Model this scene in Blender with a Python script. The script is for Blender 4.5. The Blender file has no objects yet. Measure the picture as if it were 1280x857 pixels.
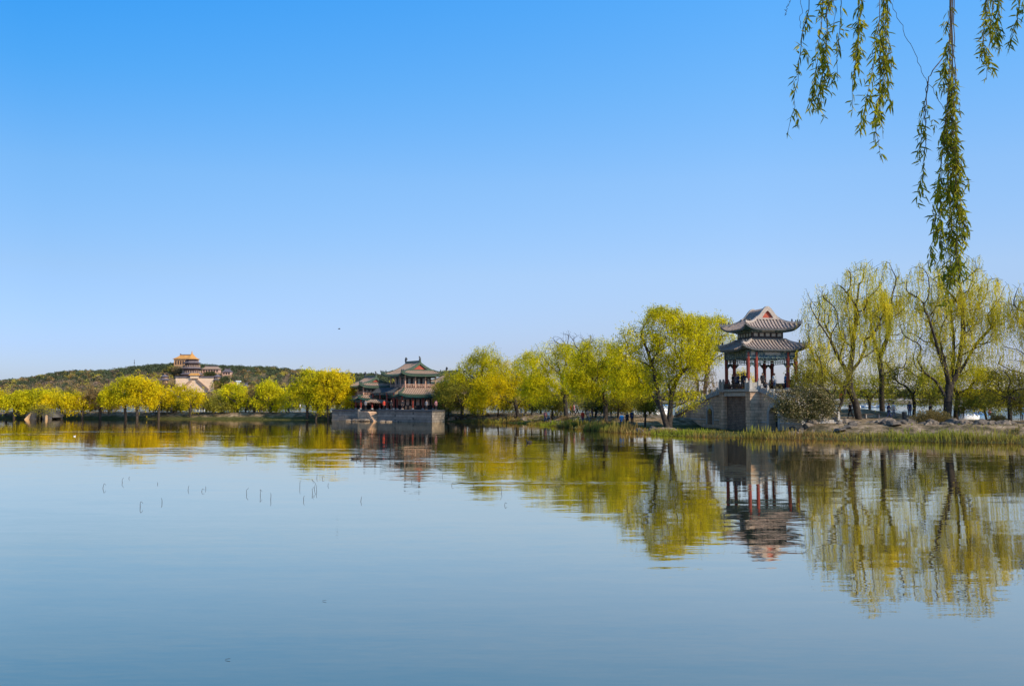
SKY_DUST = 0.6; SKY_SAT = 1.05; SKY_HUE = 0.5; SKY_GAMMA = 1.0; SKY_STR = 0.15
WATER_COL = (0.035, 0.05, 0.05); WATER_IOR = 1.6; WATER_K = 0.65; WATER_TINT = (1.0, 0.91, 0.75); WATER_TINT2 = (0.84, 0.62, 0.47)
WAVE0 = 0.0055; WAVE1 = 0.0005; SUN_E = 5.0
import bpy, bmesh, math, random
import numpy as np
from mathutils import Vector, Matrix, geometry
R = math.radians
scene = bpy.context.scene
COL = scene.collection
# ------------------------------------------------------------------ camera
F = 1200.0; EYE = 3.5; PITCH = math.atan(71.5 / F)
cam_d = bpy.data.cameras.new('camera'); cam = bpy.data.objects.new('camera', cam_d); COL.objects.link(cam)
cam.location = (0, 0, EYE); cam.rotation_euler = (math.pi / 2 + PITCH, 0, 0)
cam_d.lens = 36 * F / 1280; cam_d.sensor_width = 36; cam_d.clip_end = 12000; cam_d.clip_start = 0.1
scene.camera = cam
def at(px, py, Y):
    dx = (px - 640) / F; dz = (428.5 - py) / F
    yy = math.cos(PITCH) - dz * math.sin(PITCH); zz = math.sin(PITCH) + dz * math.cos(PITCH)
    return Vector((dx * Y / yy, Y, EYE + zz * Y / yy))
def gx(px, Y): return at(px, 515, Y).x
# ------------------------------------------------------------------ light
SD = Vector((0.80 * math.cos(R(36)), -0.60 * math.cos(R(36)), math.sin(R(36))))
sun_d = bpy.data.lights.new('sun', 'SUN'); sun = bpy.data.objects.new('sun', sun_d); COL.objects.link(sun)
sun_d.energy = SUN_E; sun_d.angle = R(0.5); sun_d.color = (1.0, 0.85, 0.63)
sun.rotation_euler = SD.to_track_quat('Z', 'Y').to_euler(); sun.location = (60, -60, 80)
w = bpy.data.worlds.new('World'); scene.world = w; w.use_nodes = True
nt = w.node_tree; bg = nt.nodes['Background']
sky = nt.nodes.new('ShaderNodeTexSky'); sky.sky_type = 'NISHITA'; sky.sun_disc = False
sky.sun_elevation = R(36); sky.sun_rotation = math.atan2(0.8, -0.6)
sky.air_density = 1.0; sky.dust_density = SKY_DUST; sky.ozone_density = 2.0; sky.altitude = 0
hsv = nt.nodes.new('ShaderNodeHueSaturation'); hsv.inputs['Saturation'].default_value = SKY_SAT; hsv.inputs['Hue'].default_value = SKY_HUE
gm = nt.nodes.new('ShaderNodeGamma'); gm.inputs['Gamma'].default_value = SKY_GAMMA
nt.links.new(sky.outputs[0], hsv.inputs['Color']); nt.links.new(hsv.outputs[0], gm.inputs[0])
def _lin(c): return [((v / 255 + 0.055) / 1.055) ** 2.4 for v in c]
# aerial tint of the clear sky: warmer and paler towards the sun side, deep blue overhead
SK = {'l': [(5, (113, 146, 187), (58, 164, 253)), (115, (127, 162, 202), (86, 177, 255)), (230, (148, 185, 220), (130, 195, 255)), (345, (182, 215, 235), (165, 208, 253)), (440, (220, 235, 220), (188, 215, 248))],
      'r': [(5, (100, 130, 168), (94, 177, 255)), (115, (110, 142, 179), (116, 187, 255)), (230, (127, 160, 193), (148, 200, 255)), (345, (156, 186, 206), (178, 212, 252)), (440, (205, 222, 212), (200, 217, 244))]}
tcw = nt.nodes.new('ShaderNodeTexCoord'); sxw = nt.nodes.new('ShaderNodeSeparateXYZ'); nt.links.new(tcw.outputs['Generated'], sxw.inputs[0])
KSC = 3.0; rps = []
for key in 'lr':
    rp = nt.nodes.new('ShaderNodeValToRGB'); st = []
    for py, ms, tg in SK[key][::-1]:
        v = at(640, py, 1.0) - Vector((0, 0, EYE)); ratio = [t_ / m_ / KSC for t_, m_ in zip(_lin(tg), _lin(ms))]; st.append((v.normalized().z, ratio))
    e_ = rp.color_ramp.elements; e_[0].position = st[0][0]; e_[0].color = (*st[0][1], 1); e_[1].position = st[-1][0]; e_[1].color = (*st[-1][1], 1)
    for p_, c_ in st[1:-1]: q_ = e_.new(p_); q_.color = (*c_, 1)
    nt.links.new(sxw.outputs['Z'], rp.inputs[0]); rps.append(rp)
mrw = nt.nodes.new('ShaderNodeMapRange'); mrw.inputs[1].default_value = -0.43; mrw.inputs[2].default_value = 0.24; nt.links.new(sxw.outputs['X'], mrw.inputs[0])
mxw = nt.nodes.new('ShaderNodeMix'); mxw.data_type = 'RGBA'; nt.links.new(mrw.outputs[0], mxw.inputs['Factor']); nt.links.new(rps[0].outputs[0], mxw.inputs['A']); nt.links.new(rps[1].outputs[0], mxw.inputs['B'])
vmw = nt.nodes.new('ShaderNodeVectorMath'); vmw.operation = 'MULTIPLY'; nt.links.new(gm.outputs[0], vmw.inputs[0]); nt.links.new(mxw.outputs['Result'], vmw.inputs[1])
vsw = nt.nodes.new('ShaderNodeVectorMath'); vsw.operation = 'SCALE'; vsw.inputs['Scale'].default_value = KSC * 0.11 / SKY_STR; nt.links.new(vmw.outputs[0], vsw.inputs[0])
nt.links.new(vsw.outputs[0], bg.inputs['Color']); bg.inputs['Strength'].default_value = SKY_STR
scene.view_settings.view_transform = 'Standard'; scene.view_settings.look = 'None'; scene.view_settings.exposure = 0; scene.view_settings.gamma = 1
# ------------------------------------------------------------------ materials
M = {}
def nmat(name, c1, c2=None, rough=0.8, scale=3.0, bump=0.0, metallic=0, detail=5, c3=None):
    if name in M: return M[name]
    m = bpy.data.materials.new(name); m.use_nodes = True; t = m.node_tree; b = t.nodes['Principled BSDF']
    b.inputs['Roughness'].default_value = rough; b.inputs['Metallic'].default_value = metallic
    b.inputs['Specular IOR Level'].default_value = 0.3
    tc = t.nodes.new('ShaderNodeTexCoord'); n = t.nodes.new('ShaderNodeTexNoise')
    n.inputs['Scale'].default_value = scale; n.inputs['Detail'].default_value = detail; n.inputs['Roughness'].default_value = 0.65
    t.links.new(tc.outputs['Object'], n.inputs['Vector'])
    r = t.nodes.new('ShaderNodeValToRGB'); r.color_ramp.elements[0].position = 0.34; r.color_ramp.elements[1].position = 0.66
    r.color_ramp.elements[0].color = (*c1, 1); r.color_ramp.elements[1].color = (*(c2 or tuple(x * 1.35 for x in c1)), 1)
    if c3: e = r.color_ramp.elements.new(0.5); e.color = (*c3, 1)
    t.links.new(n.outputs['Fac'], r.inputs['Fac']); t.links.new(r.outputs['Color'], b.inputs['Base Color'])
    if bump:
        bp = t.nodes.new('ShaderNodeBump'); bp.inputs['Strength'].default_value = 1; bp.inputs['Distance'].default_value = bump
        t.links.new(n.outputs['Fac'], bp.inputs['Height']); t.links.new(bp.outputs['Normal'], b.inputs['Normal'])
    M[name] = m; return m
def brick(name, c1, c2, mortar, bw=0.9, bh=0.35, rough=0.9):
    m = bpy.data.materials.new(name); m.use_nodes = True; t = m.node_tree; b = t.nodes['Principled BSDF']
    b.inputs['Roughness'].default_value = rough; b.inputs['Specular IOR Level'].default_value = 0.2
    tc = t.nodes.new('ShaderNodeTexCoord'); s = t.nodes.new('ShaderNodeSeparateXYZ'); cb = t.nodes.new('ShaderNodeCombineXYZ')
    ad = t.nodes.new('ShaderNodeMath'); ad.operation = 'ADD'
    t.links.new(tc.outputs['Object'], s.inputs[0]); t.links.new(s.outputs['X'], ad.inputs[0]); t.links.new(s.outputs['Y'], ad.inputs[1])
    t.links.new(ad.outputs[0], cb.inputs['X']); t.links.new(s.outputs['Z'], cb.inputs['Y'])
    br = t.nodes.new('ShaderNodeTexBrick'); br.inputs['Scale'].default_value = 1
    br.inputs['Brick Width'].default_value = bw; br.inputs['Row Height'].default_value = bh; br.inputs['Mortar Size'].default_value = 0.02
    br.inputs['Color1'].default_value = (*c1, 1); br.inputs['Color2'].default_value = (*c2, 1); br.inputs['Mortar'].default_value = (*mortar, 1)
    t.links.new(cb.outputs[0], br.inputs['Vector'])
    n = t.nodes.new('ShaderNodeTexNoise'); n.inputs['Scale'].default_value = 1.1; n.inputs['Detail'].default_value = 8; n.inputs['Roughness'].default_value = 0.7
    t.links.new(tc.outputs['Object'], n.inputs['Vector'])
    mp = t.nodes.new('ShaderNodeMapRange'); mp.inputs[1].default_value = 0.3; mp.inputs[2].default_value = 0.7; mp.inputs[3].default_value = 0.55; mp.inputs[4].default_value = 1.25
    t.links.new(n.outputs['Fac'], mp.inputs[0])
    mx = t.nodes.new('ShaderNodeVectorMath'); mx.operation = 'SCALE'
    t.links.new(br.outputs['Color'], mx.inputs[0]); t.links.new(mp.outputs[0], mx.inputs['Scale']); t.links.new(mx.outputs[0], b.inputs['Base Color'])
    bp = t.nodes.new('ShaderNodeBump'); bp.inputs['Distance'].default_value = 0.03
    t.links.new(n.outputs['Fac'], bp.inputs['Height']); t.links.new(bp.outputs['Normal'], b.inputs['Normal'])
    M[name] = m; return m
def leafmat(name, trans=0.35, rough=True):
    m = bpy.data.materials.new(name); m.use_nodes = True; t = m.node_tree
    for n in list(t.nodes):
        if n.type != 'OUTPUT_MATERIAL': t.nodes.remove(n)
    out = [n for n in t.nodes if n.type == 'OUTPUT_MATERIAL'][0]
    a = t.nodes.new('ShaderNodeAttribute'); a.attribute_name = 'Col'
    oi = t.nodes.new('ShaderNodeObjectInfo'); hs = t.nodes.new('ShaderNodeHueSaturation')
    mr = t.nodes.new('ShaderNodeMapRange'); mr.inputs[3].default_value = 0.9; mr.inputs[4].default_value = 1.1
    t.links.new(oi.outputs['Random'], mr.inputs[0]); t.links.new(mr.outputs[0], hs.inputs['Value']); t.links.new(a.outputs['Color'], hs.inputs['Color'])
    d = t.nodes.new('ShaderNodeBsdfDiffuse'); tr = t.nodes.new('ShaderNodeBsdfTranslucent'); mx = t.nodes.new('ShaderNodeMixShader'); mx.inputs[0].default_value = trans
    t.links.new(hs.outputs[0], d.inputs['Color']); t.links.new(hs.outputs[0], tr.inputs['Color'])
    t.links.new(d.outputs[0], mx.inputs[1]); t.links.new(tr.outputs[0], mx.inputs[2]); t.links.new(mx.outputs[0], out.inputs['Surface'])
    M[name] = m; return m
leafmat('leaf'); leafmat('wood_leaf', 0.15); leafmat('reed', 0.25)
nmat('bark', (0.022, 0.017, 0.014), (0.075, 0.058, 0.045), 0.95, 4, 0.03)
nmat('bark_pale', (0.07, 0.05, 0.035), (0.18, 0.13, 0.09), 0.95, 4, 0.03)
nmat('tile_grey', (0.20, 0.155, 0.135), (0.40, 0.31, 0.265), 0.75, 5, 0.01)
nmat('tile_edge', (0.28, 0.23, 0.205), (0.48, 0.40, 0.35), 0.75, 5)
nmat('ridge_dark', (0.035, 0.038, 0.042), (0.09, 0.09, 0.095), 0.6, 6)
nmat('verge', (0.30, 0.25, 0.22), (0.50, 0.42, 0.36), 0.8, 6)
nmat('red_paint', (0.15, 0.022, 0.016), (0.30, 0.05, 0.03), 0.45, 3)
nmat('gable_red', (0.32, 0.045, 0.028), (0.42, 0.10, 0.06), 0.7, 3)
nmat('painted_beam', (0.012, 0.03, 0.08), (0.30, 0.30, 0.24), 0.6, 6.0, 0, 0, 3, (0.035, 0.085, 0.09))
nmat('teal_wood', (0.01, 0.035, 0.045), (0.03, 0.12, 0.11), 0.6, 4)
nmat('dark_wood', (0.018, 0.015, 0.018), (0.05, 0.035, 0.035), 0.7, 4)
nmat('plaque', (0.20, 0.20, 0.18), (0.42, 0.38, 0.33), 0.7, 8)
brick('bridge_stone', (0.50, 0.32, 0.21), (0.70, 0.46, 0.30), (0.26, 0.18, 0.125))
brick('recess_brick', (0.19, 0.12, 0.085), (0.28, 0.18, 0.13), (0.10, 0.08, 0.065), 0.5, 0.18)
brick('terrace_stone', (0.17, 0.15, 0.13), (0.27, 0.235, 0.20), (0.07, 0.065, 0.06), 1.1, 0.4)
nmat('pale_stone', (0.34, 0.30, 0.27), (0.5, 0.45, 0.40), 0.85, 3, 0.01)
nmat('arch_stone', (0.26, 0.235, 0.21), (0.42, 0.375, 0.33), 0.85, 3, 0.01)
nmat('arch_shade', (0.02, 0.018, 0.018), (0.035, 0.03, 0.03), 0.95, 3)  # near-black, paints the shade inside the bridge arches
nmat('green_tile', (0.028, 0.05, 0.036), (0.085, 0.12, 0.075), 0.45, 4)
nmat('brown_tile', (0.26, 0.17, 0.12), (0.42, 0.29, 0.21), 0.75, 5)
nmat('yellow_tile', (0.42, 0.19, 0.05), (0.66, 0.33, 0.09), 0.6, 0.4)
nmat('cream_wall', (0.75, 0.50, 0.33), (0.85, 0.62, 0.43), 0.9, 0.15)
nmat('ochre_wall', (0.42, 0.22, 0.11), (0.60, 0.34, 0.17), 0.9, 0.3)
nmat('pink_wall', (0.50, 0.28, 0.2), (0.62, 0.38, 0.28), 0.9, 0.2)
nmat('purple_tile', (0.09, 0.075, 0.09), (0.17, 0.14, 0.15), 0.7, 0.6)
nmat('white_paint', (0.72, 0.72, 0.72), (0.82, 0.82, 0.8), 0.6, 2)
nmat('blue_paint', (0.05, 0.18, 0.42), (0.08, 0.26, 0.55), 0.5, 2)
nmat('rock', (0.05, 0.042, 0.034), (0.27, 0.205, 0.15), 0.95, 1.6, 0.06)
nmat('skin', (0.45, 0.26, 0.17), (0.55, 0.33, 0.22), 0.6, 20)
nmat('hair', (0.01, 0.008, 0.007), (0.03, 0.02, 0.018), 0.5, 20)
nmat('bird_dark', (0.02, 0.018, 0.016), (0.06, 0.05, 0.04), 0.7, 10)
nmat('bird_white', (0.6, 0.6, 0.58), (0.75, 0.75, 0.72), 0.7, 10)
nmat('iron', (0.03, 0.03, 0.03), (0.06, 0.06, 0.06), 0.6, 5)
CL = dict(black=(0.015, 0.015, 0.02), navy=(0.02, 0.03, 0.08), blue=(0.03, 0.22, 0.55), red=(0.5, 0.04, 0.02), orange=(0.65, 0.10, 0.03), white=(0.6, 0.58, 0.56),
          pink=(0.5, 0.2, 0.22), grey=(0.15, 0.15, 0.17), brown=(0.12, 0.06, 0.04), green=(0.05, 0.1, 0.05), denim=(0.05, 0.08, 0.15))
for k, c in CL.items(): nmat('cloth_' + k, c, tuple(x * 1.25 + 0.005 for x in c), 0.9, 12)
# ------------------------------------------------------------------ object helpers
def tag(o, label=None, cat=None, group=None, kind=None):
    if label: o['label'] = label
    if cat: o['category'] = cat
    if group: o['group'] = group
    if kind: o['kind'] = kind
    return o
def empty(name, loc, rz=0.0, **k):
    o = bpy.data.objects.new(name, None); COL.objects.link(o); o.location = loc; o.rotation_euler = (0, 0, rz); o.empty_display_size = 0.3
    return tag(o, **k)
def link(name, me, mat=None, parent=None, smooth=False):
    if mat is not None: me.materials.append(M[mat] if isinstance(mat, str) else mat)
    if smooth and len(me.polygons): me.polygons.foreach_set('use_smooth', [True] * len(me.polygons))
    o = bpy.data.objects.new(name, me); COL.objects.link(o)
    if parent: o.parent = parent
    return o
class MB:
    def __init__(s): s.v = []; s.f = []; s.pc = []
    def add(s, vs, fs):
        b = len(s.v); s.pc.append((b, len(s.f))); s.v += [tuple(x) for x in vs]; s.f += [tuple(b + i for i in f) for f in fs]
    def box(s, x0, x1, y0, y1, z0, z1):
        s.add([(x0, y0, z0), (x1, y0, z0), (x1, y1, z0), (x0, y1, z0), (x0, y0, z1), (x1, y0, z1), (x1, y1, z1), (x0, y1, z1)],
              [(0, 3, 2, 1), (4, 5, 6, 7), (0, 1, 5, 4), (1, 2, 6, 5), (2, 3, 7, 6), (3, 0, 4, 7)])
    def prism(s, poly, z0, z1):
        n = len(poly)
        s.add([(x, y, z0) for x, y in poly] + [(x, y, z1) for x, y in poly],
              [tuple(range(n - 1, -1, -1)), tuple(range(n, 2 * n))] + [(i, (i + 1) % n, n + (i + 1) % n, n + i) for i in range(n)])
    def grid(s, g):      # g[i][j] points
        n = len(g); m = len(g[0]); s.add([p for r in g for p in r], [(i * m + j, i * m + j + 1, (i + 1) * m + j + 1, (i + 1) * m + j) for i in range(n - 1) for j in range(m - 1)])
    def sweep(s, pts, w, h, up=None):        # box section along polyline
        pts = [Vector(p) for p in pts]; rings = []
        for i, p in enumerate(pts):
            d = (pts[min(i + 1, len(pts) - 1)] - pts[max(i - 1, 0)]).normalized()
            U = Vector(up) if up else Vector((0, 0, 1))
            sd = d.cross(U)
            if sd.length < 1e-4: sd = Vector((1, 0, 0))
            sd.normalize(); u = sd.cross(d).normalized()
            rings.append([p - sd * w / 2, p + sd * w / 2, p + sd * w / 2 + u * h, p - sd * w / 2 + u * h])
        vs = [q for r in rings for q in r]; fs = [(0, 1, 2, 3), tuple(4 * (len(pts) - 1) + k for k in (3, 2, 1, 0))]
        for i in range(len(pts) - 1):
            for k in range(4): fs.append((4 * i + k, 4 * i + (k + 1) % 4, 4 * i + 4 + (k + 1) % 4, 4 * i + 4 + k))
        s.add(vs, fs)
    def tube(s, pts, rs, n=8, cap=True):
        pts = [Vector(p) for p in pts]; base = len(s.v); 
        if not hasattr(rs, '__len__'): rs = [rs] * len(pts)
        for i, p in enumerate(pts):
            d = (pts[min(i + 1, len(pts) - 1)] - pts[max(i - 1, 0)]).normalized()
            a = Vector((1, 0, 0)) if abs(d.x) < 0.9 else Vector((0, 1, 0))
            u = d.cross(a).normalized(); v = d.cross(u)
            for k in range(n):
                t = 2 * math.pi * k / n; s.v.append(tuple(p + (u * math.cos(t) + v * math.sin(t)) * rs[i]))
        for i in range(len(pts) - 1):
            for k in range(n): s.f.append((base + i * n + k, base + i * n + (k + 1) % n, base + (i + 1) * n + (k + 1) % n, base + (i + 1) * n + k))
        if cap: s.f.append(tuple(base + k for k in range(n))); s.f.append(tuple(base + (len(pts) - 1) * n + k for k in range(n - 1, -1, -1)))
    def ball(s, c, r, n=8, m=6):
        if not hasattr(r, '__len__'): r = (r, r, r)
        g = []
        for i in range(m + 1):
            p = math.pi * i / m; g.append([(c[0] + r[0] * math.sin(p) * math.cos(2 * math.pi * j / n), c[1] + r[1] * math.sin(p) * math.sin(2 * math.pi * j / n), c[2] + r[2] * math.cos(p)) for j in range(n + 1)])
        s.grid(g)
    def build_each(s, name, mat, parent=None):
        r = []
        for i, (v0, f0) in enumerate(s.pc):
            v1, f1 = s.pc[i + 1] if i + 1 < len(s.pc) else (len(s.v), len(s.f)); q = MB(); q.v = s.v[v0:v1]; q.f = [tuple(k - v0 for k in f) for f in s.f[f0:f1]]; r.append(q.build(name, mat, parent))
        return r
    def build(s, name, mat, parent=None, smooth=False):
        me = bpy.data.meshes.new(name); me.from_pydata(s.v, [], s.f)
        bm = bmesh.new(); bm.from_mesh(me); bmesh.ops.remove_doubles(bm, verts=bm.verts, dist=1e-5); bmesh.ops.recalc_face_normals(bm, faces=bm.faces); bm.to_mesh(me); bm.free()
        return link(name, me, mat, parent, smooth)
def copy_tree(o, parent=None):
    c = o.copy(); COL.objects.link(c); c.parent = parent
    for ch in list(o.children): copy_tree(ch, c)
    return c
def npmesh(name, V, k, col=None):        # V: (n*k,3) faces of k verts each
    V = np.ascontiguousarray(V, dtype=np.float32); n = len(V) // k
    me = bpy.data.meshes.new(name); me.vertices.add(len(V)); me.vertices.foreach_set('co', V.ravel())
    me.loops.add(len(V)); me.loops.foreach_set('vertex_index', np.arange(len(V), dtype=np.int32))
    me.polygons.add(n); me.polygons.foreach_set('loop_start', np.arange(0, n * k, k, dtype=np.int32)); 
    try: me.polygons.foreach_set('loop_total', np.full(n, k, dtype=np.int32))
    except Exception: pass
    if col is not None:
        a = me.color_attributes.new('Col', 'FLOAT_COLOR', 'POINT')
        c = np.ones((len(V), 4), dtype=np.float32); c[:, :3] = col; a.data.foreach_set('color', c.ravel())
    me.update(calc_edges=True); return me
# ------------------------------------------------------------------ land
FE = [(-400, 196), (-60, 186), (0, 183), (100, 181), (200, 178), (300, 174), (400, 170), (465, 166), (520, 164), (556, 156), (600, 154), (650, 146), (700, 128), (760, 107), (840, 95), (940, 89), (1100, 84), (1200, 80), (1290, 77), (1420, 72), (1700, 66)]
BE = [(95, 100), (80, 112), (52, 119), (43, 124), (38, 129), (34, 141), (27, 158), (14, 176), (0, 186), (-20, 192), (-60, 193), (-100, 200), (-170, 212)]
POLY = np.array([(at(p, 525, d).x, d) for p, d in FE] + BE)
def _vn(x, y, s):       # cheap value noise
    x = np.asarray(x) * s; y = np.asarray(y) * s; xi = np.floor(x); yi = np.floor(y); fx = x - xi; fy = y - yi
    h = lambda a, b: np.modf(np.abs(np.sin(a * 127.1 + b * 311.7) * 43758.5453))[0]
    fx = fx * fx * (3 - 2 * fx); fy = fy * fy * (3 - 2 * fy)
    return (h(xi, yi) * (1 - fx) + h(xi + 1, yi) * fx) * (1 - fy) + (h(xi, yi + 1) * (1 - fx) + h(xi + 1, yi + 1) * fx) * fy
def shore_d(x, y):      # signed distance, + inside
    x = np.atleast_1d(np.asarray(x, float)); y = np.atleast_1d(np.asarray(y, float))
    best = np.full(x.shape, 1e9); ins = np.zeros(x.shape, bool); n = len(POLY)
    for i in range(n):
        ax, ay = POLY[i]; bx, by = POLY[(i + 1) % n]; dx, dy = bx - ax, by - ay
        t = np.clip(((x - ax) * dx + (y - ay) * dy) / (dx * dx + dy * dy), 0, 1)
        best = np.minimum(best, np.hypot(x - ax - t * dx, y - ay - t * dy))
        c = ((ay > y) != (by > y)) & (x < (bx - ax) * (y - ay) / (by - ay + 1e-12) + ax); ins ^= c
    return np.where(ins, best, -best)
def land_h(x, y):
    x = np.atleast_1d(np.asarray(x, float)); y = np.atleast_1d(np.asarray(y, float))
    d = shore_d(x, y) + (_vn(x, y, 0.35) - 0.5) * 1.6
    near = np.clip((y - 75) / 100, 0, 1)
    w1 = 4.5 * (1 - near) + 2.0 * near; w2 = 8.0 * (1 - near) + 5.0 * near
    z = np.where(d < 0, np.maximum(-1.5, d * 0.45), 0)
    sh = np.clip(d / w1, 0, 1) * 0.28; up = np.clip((d - w1 * 0.8) / (w2 - w1), 0, 1); up = up * up * (3 - 2 * up)
    z = z + sh + up * 0.95
    z = z + (_vn(x, y, 0.7) - 0.5) * 0.35 * np.clip(d / 4, 0, 1) * (1 - 0.6 * up) + (_vn(x + 31, y, 2.1) - 0.5) * 0.14 * np.clip(d / 3, 0, 1) * (1 - 0.7 * up)
    c_, s_ = math.cos(R(11.5)), math.sin(R(11.5)); lx = (x - 27.7) * c_ + (y - 107) * s_; ly = -(x - 27.7) * s_ + (y - 107) * c_
    ck = np.clip((lx + 17) / 3, 0, 1) * np.clip((3.5 - lx) / 1.5, 0, 1) * np.clip((ly + 10) / 2.5, 0, 1) * np.clip((16 - ly) / 4, 0, 1)
    ck = np.maximum(ck, np.clip((lx + 17) / 3, 0, 1) * np.clip((-1.2 - lx) / 1.2, 0, 1) * np.clip((ly + 22) / 3, 0, 1) * np.clip((10 - ly) / 4, 0, 1))
    z = z - ck * np.maximum(0, z - 0.16 - 0.1 * _vn(x, y, 1.1)) 
    z = z + 1.25 * np.exp(-((x - 40) ** 2 + (y - 113) ** 2) / 50.0) * np.clip(d / 4, 0, 1)
    return z
def lz(x, y): return float(land_h(x, y)[0])
# ------------------------------------------------------------------ trees
def unit(a): return a / (np.linalg.norm(a, axis=1, keepdims=True) + 1e-9)
def grow(rng, polys, pts, bf=0.35, free=1):
    """polys: list of (attach_index or -1, list of points); later points attach greedily (short wire + short path)."""
    P = []; par = []; L = []; ok = []
    for att, pl in polys:
        prev = att
        for j, p in enumerate(pl):
            P.append(p); par.append(prev); L.append(0 if prev < 0 else L[prev] + np.linalg.norm(np.array(p) - np.array(P[prev]))); ok.append(not (att == -1 and j < len(pl) - free)); prev = len(P) - 1
    P = [np.array(p, float) for p in P]; Q = np.array(pts, float); n = len(Q)
    best = np.full(n, 1e9); bp = np.zeros(n, int)
    def upd(i):
        nonlocal best, bp
        d = np.linalg.norm(Q - P[i], axis=1); c = d + bf * (L[i] + d); m = c < best; best = np.where(m, c, best); bp = np.where(m, i, bp)
    for i in range(len(P)):
        if ok[i]: upd(i)
    done = np.zeros(n, bool)
    for _ in range(n):
        b = np.where(done, 1e9, best); k = int(np.argmin(b)); done[k] = True
        P.append(Q[k]); par.append(int(bp[k])); L.append(L[bp[k]] + np.linalg.norm(Q[k] - P[bp[k]])); upd(len(P) - 1)
    return np.array(P), np.array(par)
def finish(P, par, fixed, rtrunk, rtip=0.014, ex=2.3):
    n = len(P); ch = [[] for _ in range(n)]
    for i in range(n):
        if par[i] >= 0: ch[par[i]].append(i)
    r = np.zeros(n)
    for i in range(n - 1, -1, -1): r[i] = max(rtip, sum(r[c] ** ex for c in ch[i]) ** (1 / ex)) if ch[i] else rtip
    # topological order holds because children are always appended after parents
    sc = rtrunk / r[0]; r = rtip + (r - rtip) * sc if r[0] > rtip else r
    for _ in range(2):
        Q = P.copy()
        for i in range(fixed, n):
            if ch[i]:
                m = max(ch[i], key=lambda c: r[c]); Q[i] = 0.5 * P[i] + 0.25 * P[par[i]] + 0.25 * P[m]
        P = Q
    return P, r, ch
def wood_mesh(name, P, par, r, ch, rmin=0.0):
    V = []; Fq = []
    for thick in (1, 0):
        idx = np.array([i for i in range(len(P)) if par[i] >= 0 and r[i] >= rmin and ((r[i] > 0.09) == bool(thick))], int)
        if not len(idx): continue
        k = 9 if thick else 5
        A = P[par[idx]]; B = P[idx]; d = unit(B - A)
        ref = np.where(np.abs(d[:, 2:3]) > 0.9, np.array([[1., 0, 0]]), np.array([[0, 0, 1.]])); u = unit(np.cross(d, ref)); v = np.cross(d, u)
        ra = np.minimum(r[par[idx]], r[idx] * 1.35)[:, None]; rb = r[idx][:, None]
        A = A - d * ra * 0.5
        B = B + d * rb * 0.3
        rings = [[], []]
        for q in range(k):
            t = 2 * math.pi * q / k; o = u * math.cos(t) + v * math.sin(t); rings[0].append(A + o * ra); rings[1].append(B + o * rb)
        for q in range(k):
            q2 = (q + 1) % k; quad = np.stack([rings[0][q], rings[0][q2], rings[1][q2], rings[1][q]], 1); V.append(quad.reshape(-1, 3))
    me = npmesh(name, np.concatenate(V), 4)
    bm = bmesh.new(); bm.from_mesh(me); bmesh.ops.remove_doubles(bm, verts=bm.verts, dist=1e-4); bm.to_mesh(me); bm.free()
    me.polygons.foreach_set('use_smooth', [True] * len(me.polygons)); return me
def leaves(rng, centers, dirs, ln, wd, jit=0.35):
    """rhombic leaf faces."""
    n = len(centers); d = unit(dirs + rng.normal(0, jit, (n, 3))); s = unit(np.cross(d, rng.normal(0, 1, (n, 3))))
    ln = ln * rng.uniform(0.7, 1.3, (n, 1)); wd = wd * rng.uniform(0.7, 1.3, (n, 1))
    a = centers; b = centers + d * ln * 0.45 + s * wd / 2; c = centers + d * ln; e = centers + d * ln * 0.45 - s * wd / 2
    return np.stack([a, b, c, e], 1).reshape(-1, 3)
KIND = {  # strand length, leaves per strand, leaf len, leaf wid, anchor jitter, droop
 'weep':  dict(sl=(0.9, 3.0), m=18, ll=0.19, lw=0.055, j=0.22, jit=0.35),
 'bushy': dict(sl=(0.4, 1.3), m=11, ll=0.17, lw=0.075, j=0.36, jit=0.7),
 'far':   dict(sl=(0.4, 1.2), m=8, ll=0.27, lw=0.13, j=0.42, jit=0.8),
 'under': dict(sl=(0.3, 0.8), m=9, ll=0.16, lw=0.085, j=0.38, jit=0.9)}
NMUL = {'weep': 1.5, 'bushy': 2.3, 'far': 2.2, 'under': 1.6}
PAL = {  # light, dark
 'yellow': ((0.86, 0.72, 0.014), (0.22, 0.225, 0.014)), 'gold': ((0.92, 0.69, 0.012), (0.34, 0.29, 0.012)), 'weep': ((0.86, 0.70, 0.05), (0.34, 0.32, 0.03)),
 'olive': ((0.40, 0.34, 0.04), (0.14, 0.14, 0.025)), 'dark': ((0.10, 0.12, 0.025), (0.04, 0.055, 0.02)), 'brown': ((0.36, 0.24, 0.09), (0.2, 0.14, 0.07)),
 'lime': ((0.64, 0.56, 0.02), (0.22, 0.24, 0.02)), 'pale': ((0.50, 0.38, 0.20), (0.07, 0.075, 0.02)), 'bush': ((0.30, 0.22, 0.08), (0.12, 0.10, 0.04))}
TREES = 0
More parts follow.
